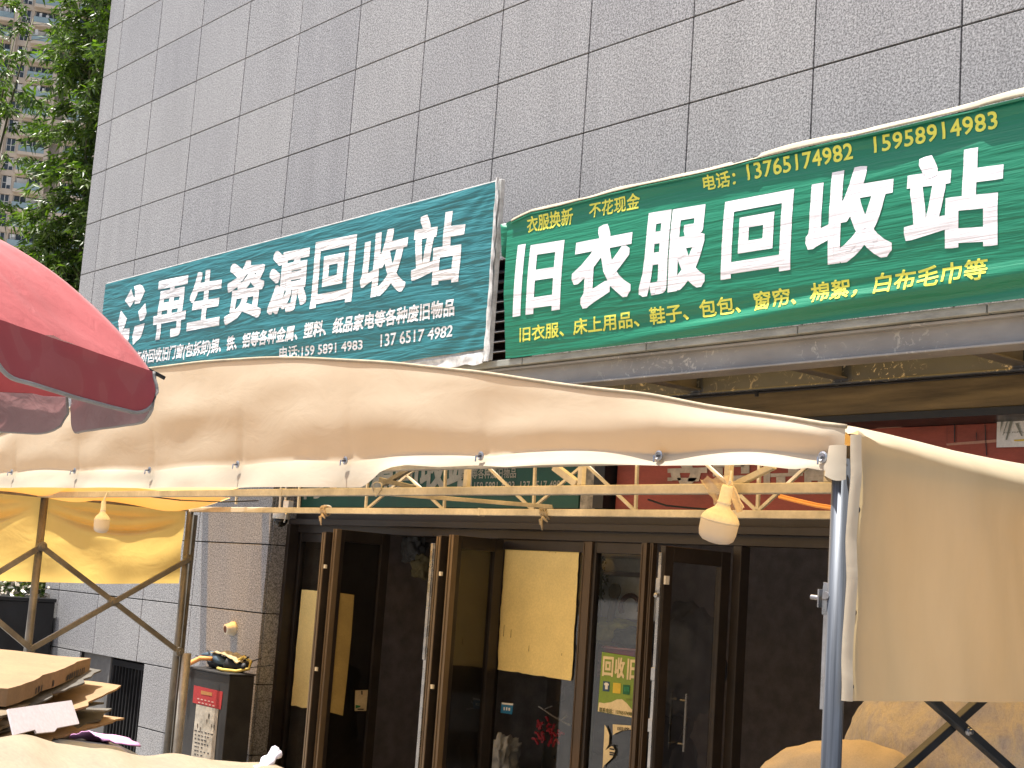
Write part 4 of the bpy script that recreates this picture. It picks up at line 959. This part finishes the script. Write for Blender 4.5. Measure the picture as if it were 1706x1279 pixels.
# ================================================================== THINGS INSIDE, SEEN THROUGH THE GLASS
YI = .75
p = atY(1040, 1082, YI)
ba = thing('pink_basin', 'bright pink plastic basin inside behind the green poster', 'basin', p)
b = NB(); lathe(b, p+Vector((0, 0, -.12)), (0, 0, 1), [(0, .12), (.10, .165), (.118, .17), (.122, .185), (.13, .185), (.128, .168), (.03, .12)], 32); obj('bowl', b, PINK, ba, smooth=True)
b = NB(); tube(b, [p+Vector((.183*math.cos(t), .183*math.sin(t), .01)) for t in [i*.2618 for i in range(25)]], .008, 8); obj('rim', b, flat('pale_pink', (.8, .35, .45), .3), ba, smooth=True)
def lump(name, label, cat, c, s, m, seed=0, amp=.25, sub=4, fr=2.2, flatten=True):
    b = NB(); bmesh.ops.create_icosphere(b, subdivisions=sub, radius=1)
    for v in b.verts:
        n = v.co.normalized(); k = 1+amp*nz(n.x*fr+seed, n.y*fr, n.z*fr)+amp*.45*nz(n.x*fr*2.7+seed, n.y*fr*2.7, n.z*fr*2.7)-amp*.3*abs(nz(n.x*fr*4+seed, n.y*fr*4, n.z*fr*4))
        q_ = Vector((abs(n.x)**.8*math.copysign(1, n.x), abs(n.y)**.8*math.copysign(1, n.y), abs(n.z)**.75*math.copysign(1, n.z)))*k
        v.co = Vector((c[0]+q_.x*s[0], c[1]+q_.y*s[1], c[2]+q_.z*s[2]))
    o = obj(name, b, m, None, smooth=True); tag(o, label, cat); return o
FB = M('black_bag', (.03, .032, .034), .35, var=.4); FG = M('green_bag', (.42, .46, .16), .5, var=.5); FW = M('pale_bag', (.55, .56, .58), .45, var=.4); FL = M('lace_bag', (.45, .3, .32), .6, var=.6, scale=40)
lump('black_sack', 'black plastic sack of clothes under the pink basin', 'sack', (atY(1030, 1150, 1.1).x, 1.25, .55), (.5, .4, .45), FB, 3)
lump('green_bag', 'olive green striped bag behind the glass above the pink basin', 'bag', tuple(atY(1015, 1052, .85)), (.3, .2, .11), FG, 5)
lump('black_bag', 'black bag with blue cloth beside the olive bag behind the glass', 'bag', tuple(atY(1058, 1064, .8)), (.2, .15, .09), M('teal_black_bag', (.05, .075, .085), .4, var=.6), 9)
lump('lace_cloth', 'pale pink lace cloth hanging left of the pink basin', 'cloth', tuple(atY(992, 1100, .9)), (.12, .12, .14), FL, 12)
b = NB(); a, c = atY(1000, 958, .85), atY(1090, 1035, .85); bx(b, a.x-.1, c.x, .85, .88, c.z, a.z); 
tag(obj('reflection_board', b, M('reflection_blue_grey', (.66, .72, .82), .6), None, bevel=.01), 'pale blue grey board added behind the glass as a street reflection', 'board')  # added board, pale to imitate the street reflected in the pane
b = NB(); a, c = atY(1000, 928, .9), atY(1090, 945, .9); bx(b, a.x-.1, c.x, .9, .93, c.z-.05, a.z)
tag(obj('reflection_strip', b, M('reflection_strip', (.75, .76, .78), .6), None, bevel=.01), 'long pale board added high behind the glass as a reflection', 'shelf')  # second added board imitating the bright reflection in the pane
p = atY(1047, 1012, .7); b = NB(); tube(b, [p+Vector((.11*math.cos(t), .02, .10*math.sin(t))) for t in [i*.2618-.3 for i in range(16)]], .022, 8)
tag(obj('bag_handle', b, M('dark_red_bag', (.06, .03, .035), .4), None, smooth=True), 'dark looped bag handle against the pale reflection board', 'handle')
p = atY(1027, 985, .72); b = NB(); lathe(b, p, (0, -1, .1), [(0, .02), (.01, .065), (.03, .065), (.035, .03)], 20); tube(b, [p, p+Vector((-.04, 0, -.16)), p+Vector((-.09, .02, -.3))], .03, 8)
tag(obj('round_fan', b, M('grey_fan', (.12, .12, .11), .5), None, smooth=True), 'small round grey fan head on a stem behind the glass', 'fan')
b = NB()
for i in range(60):
    p_ = atY(random.uniform(993, 1012), random.uniform(930, 1000), .7); d_ = Vector((random.uniform(-1, 1), random.uniform(-.5, .5), random.uniform(-1, .6))).normalized()*random.uniform(.03, .07); s_ = d_.cross(Vector((0, 1, .2))).normalized()*.012
    poly(b, [p_, p_+d_*.5+s_, p_+d_, p_+d_*.5-s_])
p_ = atY(1000, 1000, .7); tube(b, [p_+Vector((0, 0, -1.3)), p_+Vector((0, 0, .1)), p_+Vector((-.03, 0, .4))], .012, 6)
tag(obj('potted_plant', b, M('dark_leaf', (.03, .05, .02), .5), None), 'dark leafy house plant behind the glass left of the board', 'plant')
b = NB(); 
for i in range(22):
    p_ = atY(random.uniform(895, 935), random.uniform(1200, 1240), .8); d_ = Vector((random.uniform(-1, 1), 0, random.uniform(-1, 1))).normalized()*random.uniform(.03, .10); tube(b, [p_, p_+d_*.5+Vector((0, 0, .02)), p_+d_], .012, 5)
tag(obj('red_ribbon', b, flat('red_ribbon', (.5, .03, .06)), None), 'bright red tangled ribbon behind the glass below the yellow sheet', 'ribbon')
b = NB(); tube(b, [atY(898, 1177, .7), atY(925, 1195, .7), atY(950, 1208, .7)], .007, 6); tube(b, [atY(935, 1200, .7), atY(945, 1192, .7)], .006, 6); tube(b, [atY(905, 1182, .7), atY(920, 1176, .7)], .006, 6)
tag(obj('wire_hanger', b, M('bright_wire', (.6, .6, .6), .3, .6), None), 'thin bright wire hanger behind the glass beside the red ribbon', 'hanger')
lump('clear_bag', 'crumpled pale plastic bag low behind the middle door pane', 'bag', tuple(atY(838, 1265, .75)), (.14, .12, .2), FW, 15, .5, 4, 3.5)
lump('clothes_heap', 'dark heap of clothes inside behind the yellow sheet', 'clothes', (-9.4, 1.4, .1), (.7, .5, .75), FB, 21)
lump('white_bag', 'whitish plastic bag high inside the dark left doorway', 'bag', tuple(atY(690, 915, 1.6)), (.14, .12, .15), M('grey_plastic', (.15, .155, .16), .4), 31, .4)
lump('pale_cloth', 'pale draped cloth below the bag in the left doorway', 'cloth', tuple(atY(704, 945, 1.5)), (.12, .1, .12), M('dim_yellow_cloth', (.20, .18, .10), .7), 33, .4)
lump('hanging_jacket', 'dark navy jacket hanging behind the first open door', 'jacket', tuple(atY(572, 1215, .32)), (.10, .08, .32), M('navy_cloth', (.02, .022, .05), .8), 35, .3)
lump('blue_grey_bundle', 'grey blue wrapped bundle behind the third door glass', 'bundle', tuple(atY(1140, 1100, 1.2)), (.28, .3, .45), M('slate_cloth', (.09, .10, .12), .6, var=.5), 41, .3)

# ================================================================== UMBRELLA
UR, UZ = 1.2, 2.165
UC = atD(-442, 548, 4.8); UC.z = 0
um = thing('market_umbrella', 'faded red market umbrella with grey lined flaps at the left', 'umbrella', (UC.x, UC.y, -.62))
vd = Vector((UC.x-EYE.x, UC.y-EYE.y, 0)).normalized(); A0 = math.atan2(-vd.x, vd.y)+.02   # one rib points square to the view
A0 = math.atan2(vd.x*-1, vd.y) if False else math.atan2(-(-vd.x), -(-vd.y))
rt = Vector((vd.y, -vd.x, 0)); A0 = math.atan2(rt.y, rt.x)-.33
NP = 8; UH = .47
def rim(a):                                     # straight edge between two ribs
    k = ((a-A0)/(2*math.pi/NP)) % 1; half = math.pi/NP; ph = k*2*half-half
    return math.cos(half)/math.cos(ph), math.sin(k*math.pi)
def dome(a, t):                                 # t: 0 apex .. 1 rim
    f, m_ = rim(a); r = UR*t*(1+(f-1)*min(1, t*1.2)); z = UZ+UH*max(0, 1-t**3)
    z += -.02*m_*math.sin(t*3.1)+.012*m_*(t > .96)
    return Vector((UC.x+r*math.cos(a), UC.y+r*math.sin(a), z+.010*nz(a*14, t*8)*t*t))
b = NB(); n_a = 160; V = [[b.verts.new(dome(A0+2*math.pi*i/n_a, max(.005, j/30))) for j in range(31)] for i in range(n_a)]
for i in range(n_a):
    for j in range(30): b.faces.new((V[i][j], V[(i+1) % n_a][j], V[(i+1) % n_a][j+1], V[i][j+1]))
obj('canopy', b, RED, um, smooth=True)
for i in range(NP):
    a0, a1 = A0+2*math.pi*i/NP, A0+2*math.pi*(i+1)/NP
    P0, P1 = dome(a0, 1.0), dome(a1, 1.0); out = Vector((math.cos((a0+a1)/2), math.sin((a0+a1)/2), 0))
    def fl(u, v, off=0.0):
        e = min(u, 1-u); hgt = .14 if e > .14 else .14*(.45+.55*math.sqrt(max(0, 1-((.14-e)/.14)**2)))
        u2 = .015+.97*u
        p = P0.lerp(P1, u2); return p+Vector((0, 0, .006-hgt*v))+out*(.006-off+.01*v+.012*math.sin(u*6.28+i)*v+.006*nz(u*7+i*3, v*2))
    b = NB(); grid(b, 40, 8, lambda u, v: fl(u, v)); f = obj('flap', b, REDF, um, smooth=True)
    b = NB(); grid(b, 40, 8, lambda u, v: fl(u, v, .006)); obj('lining', b, GREYIN, f, smooth=True)
    b = NB(); pts = [fl(0, k/6) for k in range(6)]+[fl(k/36, 1) for k in range(37)]+[fl(1, 1-k/6) for k in range(1, 7)]; tube(b, pts, .006, 6); obj('piping', b, PIPING, f, smooth=True)
    b = NB(); tube(b, [dome(a0, t)-Vector((0, 0, .02)) for t in (.02, .2, .4, .6, .8, .97)]+[dome(a0, 1)+Vector((math.cos(a0), math.sin(a0), -.25))*.035], .006, 8); r_ = obj('rib', b, BLACKM, um, smooth=True)
b = NB(); tube(b, [(UC.x, UC.y, -.62), (UC.x, UC.y, UZ+UH-.02)], .028, 14); tube(b, [(UC.x, UC.y, UZ+UH-.03), (UC.x, UC.y, UZ+UH+.08)], [.05, .01], 12); obj('pole', b, TUBED, um, smooth=True)

# ================================================================== FOREGROUND HEAP
h1 = ray(639, 975); h1 = Vector((h1.x, h1.y, 0)).normalized(); h2 = Vector((-h1.y, h1.x, 0))
q0 = atD(13, 1147, 6.6)
def slab(name, label, cat, o, L, W_, T, m, yaw=0, pitch=0, roll=0, parent=None, rag_=.0, seed=0, curl=0.0):
    e1 = (Matrix.Rotation(yaw, 3, 'Z') @ h1); e2 = Vector((-e1.y, e1.x, 0)); b = NB()
    n1, n2 = 16, 10
    def top(u, v):
        p = o+e1*(L*u)+e2*(W_*v)+Vector((0, 0, pitch*u*L+roll*v*W_+curl*u*u+.012*nz(u*3+seed, v*3)))
        if u > .999 or u < .001: p += e1*(rag_*nz(v*9+seed, 3))
        if v < .001: p += e2*(rag_*nz(u*9+seed, 8))
        return p
    Vt = grid(b, n1, n2, top); Vb = grid(b, n1, n2, lambda u, v: top(u, v)-Vector((0, 0, T)))
    for i in range(n1): b.faces.new((Vt[i][0], Vb[i][0], Vb[i+1][0], Vt[i+1][0])); b.faces.new((Vt[i+1][n2], Vb[i+1][n2], Vb[i][n2], Vt[i][n2]))
    for j in range(n2): b.faces.new((Vt[0][j+1], Vb[0][j+1], Vb[0][j], Vt[0][j])); b.faces.new((Vt[n1][j], Vb[n1][j], Vb[n1][j+1], Vt[n1][j+1]))
    ob = obj(name, b, m, parent)
    if label: tag(ob, label, cat)
    return ob, e1, e2
z0 = q0.z
c1 = atD(154, 1106, 8.3)
L1 = (Vector((c1.x, c1.y))-Vector((q0.x, q0.y))).length
bxp = thing('cardboard_box', 'flattened tan cardboard box lying on top of the cardboard heap', 'cardboard box', (q0.x, q0.y, z0-.08))
ob, e1, e2 = slab('box_shell', None, None, q0, L1*1.0, 1.0, .075, CARD, 0, .02, .03, bxp, .012, 1)
def bp(u, v, dz=.004): return q0+e1*(L1*u)+e2*v+Vector((0, 0, .02*u*L1+.03*v+dz+.012*nz(u*3+1, v*3)))
def bf(u, t): return q0+e1*(L1*u)-e2*.006+Vector((0, 0, .02*u*L1-.075*t+.012*nz(u*3+1, 0)))
b = NB()
for i in range(34):
    u = .18+.14*random.random(); v = .22+.24*random.random(); s = .016
    poly(b, [bp(u, v, .009), bp(u+s*.9, v, .009), bp(u+s*.9, v+s*.8, .009), bp(u, v+s*.8, .009)])
obj('printed_stamp', b, PURP, bxp)
b = NB()
for u, n in ((.48, 1), (.66, 5), (.80, 4), (.28, 3)):
    for k in range(n):
        a = u+k*.03; poly(b, [bf(a, .92), bf(a+.016, .92), bf(a+.018, .55), bf(a+.004, .5)])
obj('side_print', b, INK, bxp)
specs = [(-.015, .03, .98, .010, CARDD, .10, 'thin dark cardboard sheet directly under the flattened tan box'), (.02, .05, 1.06, .008, CARDG, -.05, 'long grey cardboard sheet second below the tan box'),
         (.01, .07, 1.00, .008, CARD, .04, 'thin tan cardboard sheet between two grey sheets high in the heap'), (-.03, .095, 1.02, .012, CARDD, .08, 'brown cardboard sheet above the white board in the heap'),
         (.03, .115, 1.08, .010, CARDG, -.08, 'grey cardboard sheet level with the top of the white board'), (.0, .135, 1.12, .010, CARD, -.10, 'pale cardboard sheet sticking out right of the white board'),
         (-.02, .165, 1.06, .014, CARDG, .03, 'dark grey cardboard sheet behind the white board'), (.02, .185, 1.10, .010, CARDD, -.05, 'dark brown sheet behind the lower half of the white board'),
         (.03, .21, 1.14, .010, CARD, -.12, 'bent light cardboard flap low in the heap'), (.0, .235, 1.12, .016, CARDD, .02, 'dark brown cardboard sheet near the foot of the heap'),
         (.02, .262, 1.16, .010, CARDG, -.06, 'thin grey sheet just above the lowest layer of the heap'), (.0, .295, 1.12, .03, CARDG, .06, 'lowest black grey cardboard layer in the heap')]
for k, (dx, dz, fl_, T, m, yaw, lb) in enumerate(specs):
    o = q0+h1*(-.12+dx*4)+h2*(.015*((k*7) % 5)-.03)+Vector((0, 0, -.075-dz+.012))
    slab('cardboard_sheet', lb, 'cardboard', o, L1*fl_*(.95+.04*(k % 3)), .9, T, m, yaw*.6, .02+.012*((k*5) % 4-1.5), .03, None, .05, k+3, .05*((k*3) % 4-1)*.6)
b = NB(); lw = [(12, 1182), (118, 1167), (131, 1206), (94, 1213), (90, 1219), (60, 1222), (57, 1216), (22, 1225)]
wa, wb, wc = atD(12, 1182, 6.42), atD(118, 1167, 6.95), atD(22, 1225, 6.34); wn = (wb-wa).cross(wc-wa)
poly(b, [EYE+ray(x, y)*((wa-EYE).dot(wn)/ray(x, y).dot(wn)) for x, y in lw]); tag(obj('white_board', b, WCARD, None, solid=.008), 'white card box lid leaning against the front of the cardboard heap', 'card')
lump('pallet_load', 'dark bundled scrap supporting the cardboard heap', 'scrap', tuple(atD(60, 1330, 7.5)), (.8, .6, .3), FB, 51, .12)
b = NB(); c_ = atD(162, 1232, 7.4)
grid(b, 14, 6, lambda u, v: c_+Vector((-.10+.16*u, .2*v-.1+.1*u, .035*math.sin(u*3.1)-.03*v+.012*nz(u*6, v*4)))); tag(obj('pink_plastic_sheet', b, LILAC, None, smooth=True, solid=.006), 'scrap of lilac pink plastic below the cardboard heap', 'plastic sheet')
# pale tarp covered load in the very foreground
EDG = [(-200, 1222), (0, 1229), (40, 1231), (110, 1238), (200, 1252), (260, 1261), (340, 1263), (400, 1268), (455, 1276), (520, 1300)]
def loadfn(u, v):
    px = -200+720*u; py = interp(EDG, px); D0 = 6.3-.75*u
    if v < .5:
        t = v/.5; return atD(px, py, D0)+(-1*Vector((vd.x, vd.y, 0)))*(1.2*(1-t))*(-1)*0 + Vector((0, 0, 0)) if t > .999 else atD(px, py+2+(1-t)*3, D0+.9*(1-t))-Vector((0, 0, .10*(1-t)**2))
    t = (v-.5)/.5; p_ = atD(px, py, D0); dirn = Vector((EYE.x-p_.x, EYE.y-p_.y, 0)).normalized()
    return p_+dirn*(.9*math.sin(t*1.57))+Vector((0, 0, -.55*(1-math.cos(t*1.57))+.03*nz(px*.012, t*4)-.25*t*t))
b = NB(); grid(b, 80, 40, loadfn)
tag(obj('tarp_covered_load', b, TARPF, None, smooth=True, solid=.004), 'pale tan tarp covering a rounded load along the bottom left edge', 'tarp')
wp = thing('twisted_plastic_cord', 'twisted white plastic cord end sticking up over the tan tarp', 'cord', atD(440, 1275, 5.1))
for i, (a, c, r) in enumerate((((424, 1290), (459, 1251), .020), ((432, 1290), (464, 1254), .016))):
    b = NB(); A_, B_ = atD(*a, 5.5), atD(*c, 5.6); tube(b, [A_.lerp(B_, k/8)+Vector((0, 0, .004*math.sin(k*2+i))) for k in range(9)], [r*(.9+.25*math.sin(k*1.7+i)) for k in range(9)], 8)
    obj('strand', b, flat('lilac_white_plastic', (.78, .75, .85), .35) if i == 0 else bpy.data.materials['lilac_white_plastic'], wp, smooth=True)
# sack and bale inside the stall
s0 = atY(1345, 1232, -2.9)
lump('tan_sack', 'tan cloth sack heaped behind the galvanised corner post', 'sack', (s0.x, s0.y+.25, s0.z-.52), (.42, .40, .52), TAN, 61, .07, 5, 1.7)
lump('burlap_bale', 'big dirty burlap bale under the right side curtain', 'bale', (-3.97, -1.35, .55), (.74, .80, .95), BURLAP, 73, .07, 6, 1.9)

# ================================================================== PLANTER AND GREENERY
pl = thing('planter_box', 'long black planter box of dry leaves and pebbles left of the wall', 'planter', (-19.5, -1.2, -.62))
b = NB(); bx(b, -20.6, -18.43, -3.2, -.05, -.62, 1.0); bx(b, -20.62, -18.41, -3.22, -.04, 1.0, 1.05); obj('box', b, BLACKM, pl, bevel=.01)
b = NB()
for i in range(1500):
    c = Vector((random.uniform(-20.5, -18.45), random.uniform(-3.1, -.1), 1.06+random.random()**1.5*.28)); s = random.uniform(.02, .05)
    d_ = Vector((random.gauss(0, 1), random.gauss(0, 1), random.gauss(0, .6))).normalized(); e_ = d_.orthogonal().normalized()
    poly(b, [c-d_*s, c+e_*s*.6, c+d_*s, c-e_*s*.6])
o = obj('leaf_litter', b, PEB, pl); o['kind'] = 'stuff'
b = NB()
for i in range(1300):
    c = Vector((random.uniform(-20.5, -18.5), random.uniform(-3.1, -.15), 1.05+random.random()*.36)); s = random.uniform(.025, .06)
    d_ = Vector((random.gauss(0, 1), random.gauss(0, 1), random.gauss(0, .8))).normalized(); e_ = d_.orthogonal().normalized()
    poly(b, [c-d_*s, c+e_*s*.5, c+d_*s, c-e_*s*.5])
o = obj('low_plants', b, leafmat('planter_leaf', (.015, .025, .008), (.06, .07, .02)), pl); o['kind'] = 'stuff'

def bamboo(x, y, h, seed, label, spread=1.6, nb=46, low=.12):
    rnd = random.Random(seed)
    t = thing('bamboo_clump', label, 'tree', (x, y, -.62), 'bamboo beside the building')
    b = NB(); tips = []
    for k in range(7):
        a = rnd.uniform(0, 6.28); lean = rnd.uniform(.1, spread*.55); pts = []
        for i in range(9):
            f = i/8; pts.append(Vector((x+math.cos(a)*(.25+lean*f*f), y+math.sin(a)*(.25+lean*f*f), -.62+h*f*(1-.06*f)*rnd.uniform(.98, 1.0))))
        tube(b, pts, [.035*(1-.8*i/8)+.006 for i in range(9)], 7); tips.append(pts)
    V, F = [], []
    for k in range(nb*7):
        pts = tips[k % 7]; f = low+(1-low)*rnd.random()**.8; i = min(7, int(f*8)); p = pts[i].lerp(pts[i+1], f*8-i)
        a = rnd.uniform(0, 6.28); L = spread*rnd.uniform(.45, 1.15)*(1-.45*abs(f-.55)); dr = rnd.uniform(.25, .9)
        d = Vector((math.cos(a), math.sin(a), 0)); br = [p+d*(L*s)+Vector((0, 0, L*(.45*s-dr*1.1*s*s))) for s in (0, .25, .5, .75, 1)]
        tube(b, br, [.007, .006, .005, .004, .002], 4, False)
        for cidx in range(7):
            s = rnd.uniform(.3, 1.0); ii = min(3, int(s*4)); c = br[ii].lerp(br[ii+1], s*4-ii)
            for q_ in range(12):
                aa = rnd.uniform(0, 6.28); ln = rnd.uniform(.11, .19); w_ = ln*rnd.uniform(.10, .16)
                dd = Vector((math.cos(aa)*.8+d.x*.5, math.sin(aa)*.8+d.y*.5, rnd.uniform(-1.0, .25))).normalized()
                ss = dd.cross(Vector((rnd.gauss(0, 1), rnd.gauss(0, 1), rnd.gauss(0, 1)))).normalized()
                o_ = c+Vector((rnd.gauss(0, .06), rnd.gauss(0, .06), rnd.gauss(0, .05))); n0 = len(V)
                V += [o_, o_+dd*ln*.35+ss*w_, o_+dd*ln+Vector((0, 0, -.03)), o_+dd*ln*.35-ss*w_]; F.append((n0, n0+1, n0+2, n0+3))
    obj('cane', b, TRUNK, t, smooth=True)
    me = bpy.data.meshes.new('foliage'); me.from_pydata([tuple(v) for v in V], [], F); me.materials.append(LEAF1); me.update()
    o = bpy.data.objects.new('foliage', me); COL.objects.link(o); o.parent = t; o.matrix_parent_inverse = mw(t).inverted()
    return t
bamboo(-21.0, 1.25, 12.5, 1, 'tall dense bamboo clump right against the end of the granite wall', 1.15, 80)
bamboo(-22.6, 1.15, 7.8, 2, 'middle bamboo clump with drooping sprays left of the tallest clump', 1.45, 34)
bamboo(-24.4, -.1, 12.2, 3, 'leftmost thin bamboo clump in front of the apartment tower', 1.5, 17, .5)
bamboo(-23.2, 2.75, 13, 4, 'rear bamboo clump half hidden behind the wall corner', 1.3, 60)
bamboo(-25.2, 1.1, 6.6, 5, 'low leafy bamboo clump above the red umbrella', 1.5, 46)

# ================================================================== APARTMENT TOWER FAR BEHIND
TD = 235.0
tc = atD(30, 300, TD); fw = Vector((tc.x, tc.y, 0))-Vector((EYE.x, EYE.y, 0)); fw.normalize(); sd = Vector((fw.y, -fw.x, 0))
tw = thing('apartment_tower', 'beige high rise apartment tower with stacked balconies behind the bamboo', 'building', (tc.x, tc.y, -.62))
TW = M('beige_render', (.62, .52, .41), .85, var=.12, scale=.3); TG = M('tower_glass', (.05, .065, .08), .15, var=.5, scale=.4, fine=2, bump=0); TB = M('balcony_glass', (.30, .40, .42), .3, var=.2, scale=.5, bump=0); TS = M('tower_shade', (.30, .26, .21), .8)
yaw = math.atan2(sd.y, sd.x)
Tm = Matrix.Translation((tc.x, tc.y, 0)) @ Matrix.Rotation(yaw-.10, 4, 'Z')
def tbx(bm, *a):
    n = len(bm.verts); bx(bm, *a); bm.verts.ensure_lookup_table()
    for v in bm.verts[n:]: v.co = Tm @ v.co
FH = 3.0; NF = 34
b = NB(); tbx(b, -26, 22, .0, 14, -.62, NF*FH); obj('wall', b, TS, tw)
b = NB()
bays = [(-10.5, -7.8), (-7.2, -3.4), (-2.4, -.9), (-.4, 3.4), (4.0, 5.6), (6.2, 10.4), (11.0, 13.0)]
for k in range(NF+1): tbx(b, -26, 22, -.35, -.01, k*FH-.55, k*FH+.35)
edges = [-26]+[v for p_ in bays for v in p_]+[22]
for i in range(0, len(edges), 2):
    if edges[i+1]-edges[i] > .2: tbx(b, edges[i]+.01, edges[i+1]-.01, -.30, -.012, -.6, NF*FH)
for x in (-3.0, 3.7, 10.7): tbx(b, x-.3, x+.3, -1.3, -.31, -.6, NF*FH)
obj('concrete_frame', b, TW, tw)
proto = None
for bi, (x0, x1) in enumerate(bays):
    if bi > 5 or bi == 4: continue
    for k in range(15, 31):
        b = NB(); tbx(b, x0+.08, x1-.08, -.06, -.02, k*FH+.4, k*FH+2.4); wv = obj('window', b, TG, tw)
        b = NB()
        n_ = 2 if x1-x0 < 2.5 else 4
        for i in range(n_+1):
            x = x0+.1+(x1-x0-.2)*i/n_; tbx(b, x-.05, x+.05, -.11, -.065, k*FH+.4, k*FH+2.42)
        tbx(b, x0+.1, x1-.1, -.105, -.07, k*FH+1.3, k*FH+1.38)
        if random.random() < .45: xa = x0+.2+(x1-x0-.4)*random.choice((0, .5)); tbx(b, xa, xa+(x1-x0)*.42, -.10, -.068, k*FH+1.0, k*FH+2.3)
        obj('window_frame', b, WHITEPL, wv)
        if x1-x0 > 2.5 and k % 1 == 0 and len([c for c in tw.children if c.name.startswith('balcony')]) < 48 and bi in (1, 3, 5):
            b = NB(); tbx(b, x0, x1, -1.35, -1.28, k*FH+.3, k*FH+1.25); bal = obj('balcony', b, TB, tw)
            b = NB(); tbx(b, x0-.1, x1+.1, -1.5, -.36, k*FH-.2, k*FH+.28); obj('slab', b, TW, bal)
            if random.random() < .6:
                b = NB()
                for i in range(random.randint(1, 3)):
                    x = random.uniform(x0+.3, x1-.8); tbx(b, x, x+random.uniform(.3, .7), -1.0, -.95, k*FH+1.0, k*FH+random.uniform(1.7, 2.3))
                obj('washing', b, WHITEPL, bal)
bpy.context.view_layer.update()
